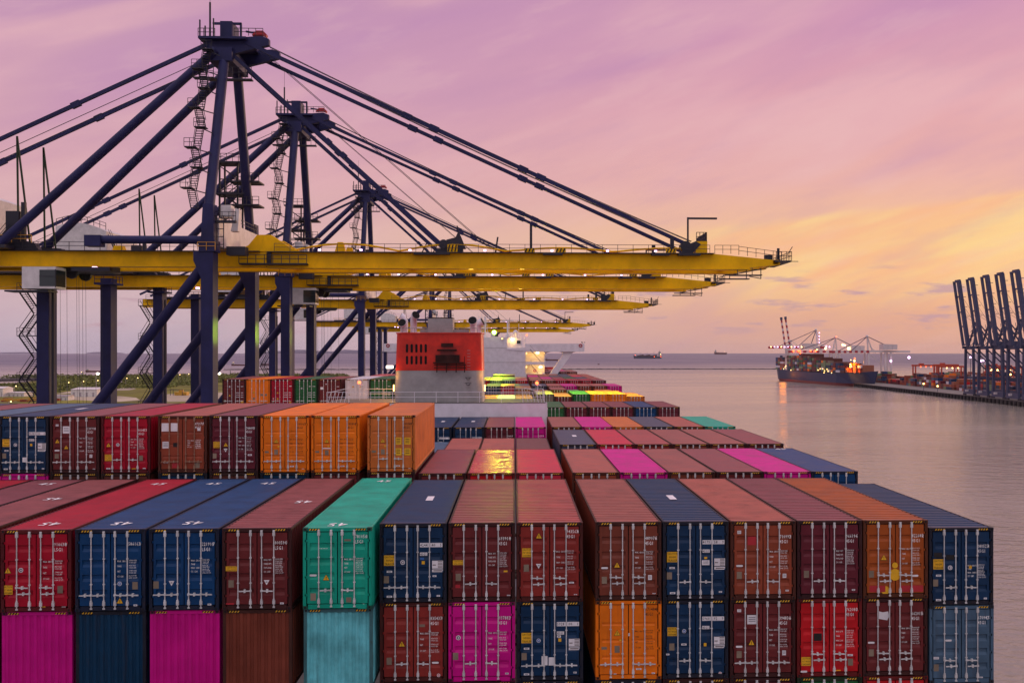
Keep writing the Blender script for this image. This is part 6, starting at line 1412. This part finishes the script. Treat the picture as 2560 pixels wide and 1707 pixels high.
for px, py, dep, mm in ((2522, 963, 800, 'lamp_violet'), (2494, 925, 860, 'lamp_amber'), (2480, 924, 860, 'lamp_amber'), (2523, 926, 830, 'lamp_amber'), (2526, 936, 830, 'lamp_amber'), (2309, 959, 930, 'lamp_amber'), (2344, 965, 900, 'lamp_amber')):
    p = at_depth(px, py, dep); c = thing('mast_lamp', (p.x, p.y, 3.9), 'low amber floodlight post among the far yard stacks', 'light post', 'low lamps in the far yard')
    MB().tube((p.x, p.y, 3.9), (p.x, p.y, max(p.z, 5)), .2, 6).build('mast', M['far_slate'], c); MB().ball(p, .8, 8).build('lamp', M[mm], c)
# the moored ship: blue hull, stacks on deck, its bow towards the quay
sA, sB = on_level(1936, 951, 0), on_level(2142, 967.5, 0)
sA, sB = Vector((*sA[:2], 0)), Vector((*sB[:2], 0)); sd_ = (sB - sA); SL = sd_.length; su = sd_ / SL; sn = Vector((-su.y, su.x, 0)); sn = sn if sn.y > 0 else -sn
T = lambda t_, s, z: sA + su * (t_ * SL) + sn * s + Vector((0, 0, z))
M['far_hull'] = mat('blue_hull_paint', (.018, .028, .085, 1), .5, .4, vary=.1, grain=.1); M['boot'] = mat('red_boot_paint', (.16, .022, .02, 1), .5, .4)
ms = thing('container_ship', T(.5, 16, 0), 'blue-hulled container ship under red and white cranes, moored across the bay', 'ship')
B_ = 32.0
m = MB(); secs = [(-.005, 4, 3.5, 16), (.06, 0, 2.0, 15.6), (.55, 0, 0, 14.6), (.78, 0, 1.0, 14.8), (.9, 2.5, 8, 15.8), (1.0, 9, 15, 17.2), (1.075, 15.2, 15.9, 18.6)]
zl = 3.2
rows = []
for t_, st_, sb, zt_ in secs:
    tb = t_ if 0 < t_ < .95 else (.045 if t_ <= 0 else (.965 if t_ < 1.05 else .995)); rows.append(len(m.v)); m.v += [tuple(T(t_, st_, zt_)), tuple(T(tb * .4 + t_ * .6, (st_ + sb) / 2 if sb < 12 else sb * .8 + st_ * .2, zl)), tuple(T(tb, sb, -.6)), tuple(T(tb, B_ - sb, -.6)), tuple(T(tb * .4 + t_ * .6, B_ - ((st_ + sb) / 2 if sb < 12 else sb * .8 + st_ * .2), zl)), tuple(T(t_, B_ - st_, zt_))]
for i in range(len(rows) - 1):
    a, b_ = rows[i], rows[i + 1]
    for p in range(6): q_ = (p + 1) % 6; m.f.append((a + p, a + q_, b_ + q_, b_ + p)); m.m.append(1 if p in (1, 2, 3) else 0); m.sm.append(False)
m.f += [tuple(range(6)), tuple(range(rows[-1] + 5, rows[-1] - 1, -1))]; m.m += [0, 0]; m.sm += [False, False]
m.build('hull', [M['far_hull'], M['boot']], ms)
m = MB()
def sbox(m, t0, t1, s0, s1, z0, z1):
    v = [T(t_, s, z) for z in (z0, z1) for s in (s0, s1) for t_ in (t0, t1)]; m.add(v, [(0, 2, 3, 1), (4, 5, 7, 6), (0, 1, 5, 4), (2, 6, 7, 3), (0, 4, 6, 2), (1, 3, 7, 5)])
sbox(m, .135, .165, 1.5, B_ - 1.5, 11, 35); sbox(m, .13, .17, -1, B_ + 1, 33, 35); ho = m.build('deck_house', M['far_white'], ms)
m = MB(); sbox(m, .10, .125, 8, 20, 11, 33); m.build('funnel', M['orange'], ms)
m = MB(); p, q_ = T(.94, 16, 12), T(.94, 16, 30); m.beam(p, q_, .7); m.beam(T(.94, 13, 26), T(.94, 19, 26), .4); m.build('mast', M['far_white'], ms)
for t_, z, mm in ((.945, 27, 'lamp_warm'), (.94, 22, 'lamp_white'), (.14, 13, 'lamp_warm'), (.16, 15, 'lamp_warm'), (.17, 17, 'lamp_warm'), (.61, 15.3, 'lamp_amber'), (.66, 13, 'lamp_amber'), (.64, 15.2, 'lamp_warm'), (.69, 15.0, 'lamp_warm'), (.70, 12.6, 'lamp_warm'), (.585, 13.5, 'lamp_amber'), (.24, 11.6, 'lamp_warm'), (.74, 10.9, 'lamp_warm'), (.655, 10.6, 'lamp_amber')):
    MB().ball(T(t_, -.7, z + 4), .5, 6).build('deck_lamp', M[mm], ms)
pal = ['maroon', 'maroon', 'rust', 'plum', 'dark_brown', 'navy', 'navy', 'blue', 'steel_blue', 'grey_brown', 'green', 'pale_green', 'tan', 'orange', 'white', 'dark_brown', 'slate', 'maroon']
rr = random.Random(5); bx = {}
def far_box(t0, t1, s0, z0, p_):
    v = [T(t_, s, z) - T(t0, s0, z0) for z in (z0, z0 + 2.72) for s in (s0, s0 + 4.9) for t_ in (t0, t1)]
    k = round((t1 - t0) * 1000)
    if k not in bx:
        mm = MB(); mm.add(v, [(0, 2, 3, 1), (4, 5, 7, 6), (0, 1, 5, 4), (2, 6, 7, 3), (0, 4, 6, 2), (1, 3, 7, 5)]); me = slots(mm.mesh('stacked_container'), 1); bx[k] = me
    o = bpy.data.objects.new('stacked_container', bx[k]); C.objects.link(o); o.location = T(t0, s0, z0)
    o.material_slots[0].link = 'OBJECT'; o.material_slots[0].material = M[p_]; tag(o, 'small container in the deck stacks of the moored blue-hulled ship', 'container', 'containers on the moored ship')
tops = [(.015, .075, 6), (.078, .13, 7), (.175, .225, 7), (.228, .278, 7), (.282, .332, 7), (.336, .386, 8), (.39, .44, 7), (.444, .494, 7), (.50, .55, 6), (.554, .604, 6), (.61, .66, 5), (.664, .714, 5), (.72, .77, 4), (.775, .82, 4), (.825, .87, 3)]
for t0, t1, n_ in tops:
    for k in range(n_):
        hmax = 15.7 + k * 2.78; hlf = (t0 + t1) / 2
        if rr.random() < .4: far_box(t0, t1 - .002, .4, hmax, rr.choice(pal))
        else: far_box(t0, hlf - .002, .4, hmax, rr.choice(pal)); far_box(hlf, t1 - .002, .4, hmax, rr.choice(pal))
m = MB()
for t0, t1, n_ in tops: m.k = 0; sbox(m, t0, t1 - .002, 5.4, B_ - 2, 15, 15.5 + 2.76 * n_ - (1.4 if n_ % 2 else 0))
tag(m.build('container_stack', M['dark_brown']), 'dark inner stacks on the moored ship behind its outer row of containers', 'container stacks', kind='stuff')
pale = ['tan', 'orange', 'white', 'dull_orange', 'rust', 'orange', 'tan', 'maroon']
for t0, n_, s_ in ((.872, 2, 1.0), (.900, 4, 3.0), (.928, 4, 4.2), (.956, 3, 6.5)):
    for k in range(n_): far_box(t0, t0 + .026, s_, 16.2 + k * 2.78, pale[(k * 3 + round(t0 * 1000)) % 8])
m = MB(); sbox(m, .87, .985, 9, B_ - 9, 15.5, 25.0); m.build('forward_house', M['tan'], ms)
for t_, s, z, pw in ((.93, -14, 30, 130000), (.21, -9, 9, 5000)): p = T(t_, s, z); point('ship_floodlight', p, (1, .34, .03) if z > 20 else (1, .26, .01), pw, ms, 1.0 if z > 20 else 5.0, 70 if z > 20 else None, T(t_, 10, 20) if z > 20 else None)
# white and red cranes over the moored ship
def stripe_beam(c, name, p, q, a, n, b=None):
    p, q = Vector(p), Vector(q); m = MB()
    for i in range(n): m.k = i % 2; m.beam(p.lerp(q, i / n), p.lerp(q, (i + 1) / n), a, b)
    return m.build(name, [M['far_red'], M['far_white']], c)
def at2(px, py, dep): return at_depth(px, py, dep)
def far_crane(lab, dep, apex, boom, legs, house, striped=True, lamps=()):
    bx_ = at2(legs[0][0], legs[0][1], dep); c = thing('quay_crane', (bx_.x, bx_.y, 3.9), lab, 'crane')
    u = Vector((0, 1, 0)) * 14
    A = at2(*apex, dep)
    m = MB()
    if boom:
        b0, b1 = at2(*boom[0], dep), at2(*boom[1], dep)
        if striped: stripe_beam(c, 'boom', b0, b1, 2.4, 13, 3.0); stripe_beam(c, 'boom', b0 + u * .6, b1 + u * .6, 2.4, 13, 3.0)
        else: MB().beam(b0, b1, 1.6, 2.0).build('boom', M['far_white'], c)
    for lx, ly, lt in legs:
        for k in (0, 1):
            p = at2(lx, ly, dep); p.z = 3.9; q_ = at2(lx + .3, lt, dep); m = MB().beam(p + u * k, q_ + u * k, 2.0); m.build('leg', M['far_white'], c)
    if len(legs) > 1:
        m = MB(); (l0, y0, t0), (l1, y1, t1) = legs[0], legs[-1]
        m.beam(at2(l0, y0 - 16, dep), at2(l1, y0 - 16, dep), 1.2, 1.6); m.beam(at2(l0, t0 + 4, dep), at2(l1, y0 - 18, dep), .7); m.beam(at2(l0, t0, dep), at2(l1, t1, dep), 1.2, 1.6); m.build('portal_beam', M['far_white'], c)
    m = MB(); l0, y0, t0 = legs[0]
    m.beam(at2(l0 - 1, t0, dep), A, 1.5); m.beam(at2(l0 + 10, t0, dep), A, 1.2); m.ball(A, 2.2, 6); m.beam(at2(l0 + 3, t0 - 12, dep), at2(l0 + 18, t0, dep), .7); m.build('apex_frame', M['far_white'], c)
    m = MB()
    if boom:
        for f_ in (.12, .5): m.beam(A, at2(*boom[0], dep).lerp(at2(*boom[1], dep), f_), .7)
    if house: m.beam(A, at2(house[0], house[1], dep), .8)
    m.build('stay', M['far_slate'], c)
    if house:
        h = at2(house[0], house[1], dep); m = MB()
        for k in range(3): m.box(h.x - 9 + k * 6.1, h.x - 3.2 + k * 6.1, h.y - 4, h.y + 10, h.z - 4 + .3 * k, h.z + 3.6 - .3 * k); m.build('machinery_house', M['far_white'], c)
        m = MB().beam(at2(l0, t0, dep) , at2(house[0] + house[2], t0 + 1, dep), 2.0, 2.6)
        for k in range(7): p = at2(l0 + 8 + k * (house[0] + house[2] - l0 - 16) / 6, t0 + 1, dep); m.path([p + Vector((-3, 0, 0)), p + Vector((-2, 0, -3)), p + Vector((2, 0, -3)), p + Vector((3, 0, 0))], .25, 4)
        m.build('girder', M['far_white'], c)
    for px, py, mm, r_ in lamps: MB().ball(at2(px, py, dep) - Vector((0, 3, 0)), r_, 6).build('lamp', M[mm], c)
far_crane('white crane with lit striped boom lowered over the moored ship stern', 1330, (2040, 825), ((1925, 868.5), (2060, 868.5)), ((2045, 905, 868), (2052, 905, 868)), (2026, 865, 20), True, [(1926 + i * 8.5, 867, 'lamp_violet' if i % 3 else 'lamp_warm', .8) for i in range(12)] + [(2046.5, 832 + i * 8, 'lamp_violet', .75) for i in range(4)] + [(2041, 866 + i * 4, 'lamp_warm', .9) for i in range(3)])
far_crane('white crane with red-striped boom lowered, second along behind the moored ship', 1290, (2089, 844), ((1975, 879), (2080, 879)), ((2082, 905, 879), (2098, 905, 879)), (2142, 870, 14), True, [(px, py, mm, r_) for px, py, mm, r_ in ((1982, 877.5, 'lamp_red', 1.4), (1994, 877.5, 'lamp_red', 1.3), (1998, 877, 'lamp_red', 1.3), (2025, 877, 'lamp_red', 1.2), (2037, 877, 'lamp_red', 1.5), (1999, 882, 'lamp_red', 1.1), (2105, 862, 'lamp_warm', 1.6), (2110, 863, 'lamp_warm', 1.3), (2120, 871, 'lamp_warm', 2.2), (2062, 871, 'lamp_warm', 1.5), (2072, 867, 'lamp_violet', .9), (2064, 865.5, 'lamp_violet', .9), (2089, 841.5, 'lamp_red', .8))])
far_crane('white crane standing clear beyond the bow of the moored ship', 1240, (2168, 841), ((2080, 879.5), (2172, 879)), ((2171, 950, 878), (2213, 948, 878), (2227, 950, 878)), (2223, 867, 52), True, [(2170, 952, 'lamp_violet', 1.3), (2225, 902, 'lamp_violet', 1.6), (2270, 893.5, 'lamp_violet', 1.9), (2134, 902, 'lamp_warm', 1.2), (2135, 896, 'lamp_red', 1.1)])
c = thing('quay_crane', tuple(at2(1965, 900, 1360).xy) + (3.9,), 'crane at the moored ship stern, its two red and white booms raised upright', 'crane')
for px0, px1, tp in ((1962.5, 1953.5, 793), (1974, 1964, 791.5)):
    a, b_ = at2(px0, 862, 1360), at2(px1, tp + 7, 1360); stripe_beam(c, 'boom', a, b_, 1.9, 9, 2.2); m = MB().beam(b_, at2(px1 - .6, tp, 1360), 2.6, 3.4); m.build('boom_tip', M['far_slate'], c)
m = MB(); m.beam(at2(1966, 900, 1360), at2(1966, 862, 1360), 3.2); m.beam(at2(1973, 900, 1360), at2(1973, 862, 1360), 2.2); m.beam(at2(1961, 864, 1360), at2(1981, 862, 1360), 2.0, 3.0); m.beam(at2(1976, 862, 1360), at2(1978, 851, 1360), 1.4); m.beam(at2(1978, 850, 1360), at2(1967, 856, 1360), .8); m.beam(at2(1978, 850, 1360), at2(1998, 868, 1360), .6)
p = at2(1966, 900, 1360); m.beam(p, (p.x, p.y, 3.9), 2.6); m.build('tower', M['far_white'], c)
# ---------------------------------------------------------------- evening air
hz_m = bpy.data.materials.new('evening_air'); hz_m.use_nodes = True; t = hz_m.node_tree; t.nodes.clear()
pv = t.nodes.new('ShaderNodeVolumePrincipled'); pv.inputs['Color'].default_value = (.80, .76, .86, 1); pv.inputs['Density'].default_value = .000018; pv.inputs['Anisotropy'].default_value = 0
ot = t.nodes.new('ShaderNodeOutputMaterial'); t.links.new(pv.outputs[0], ot.inputs['Volume'])
tag(MB().box(-14600, 14600, -14600, 14600, -2, 124).build('haze', hz_m), kind='stuff')
for o in bpy.data.objects:
    if '_base' in o: del o['_base']
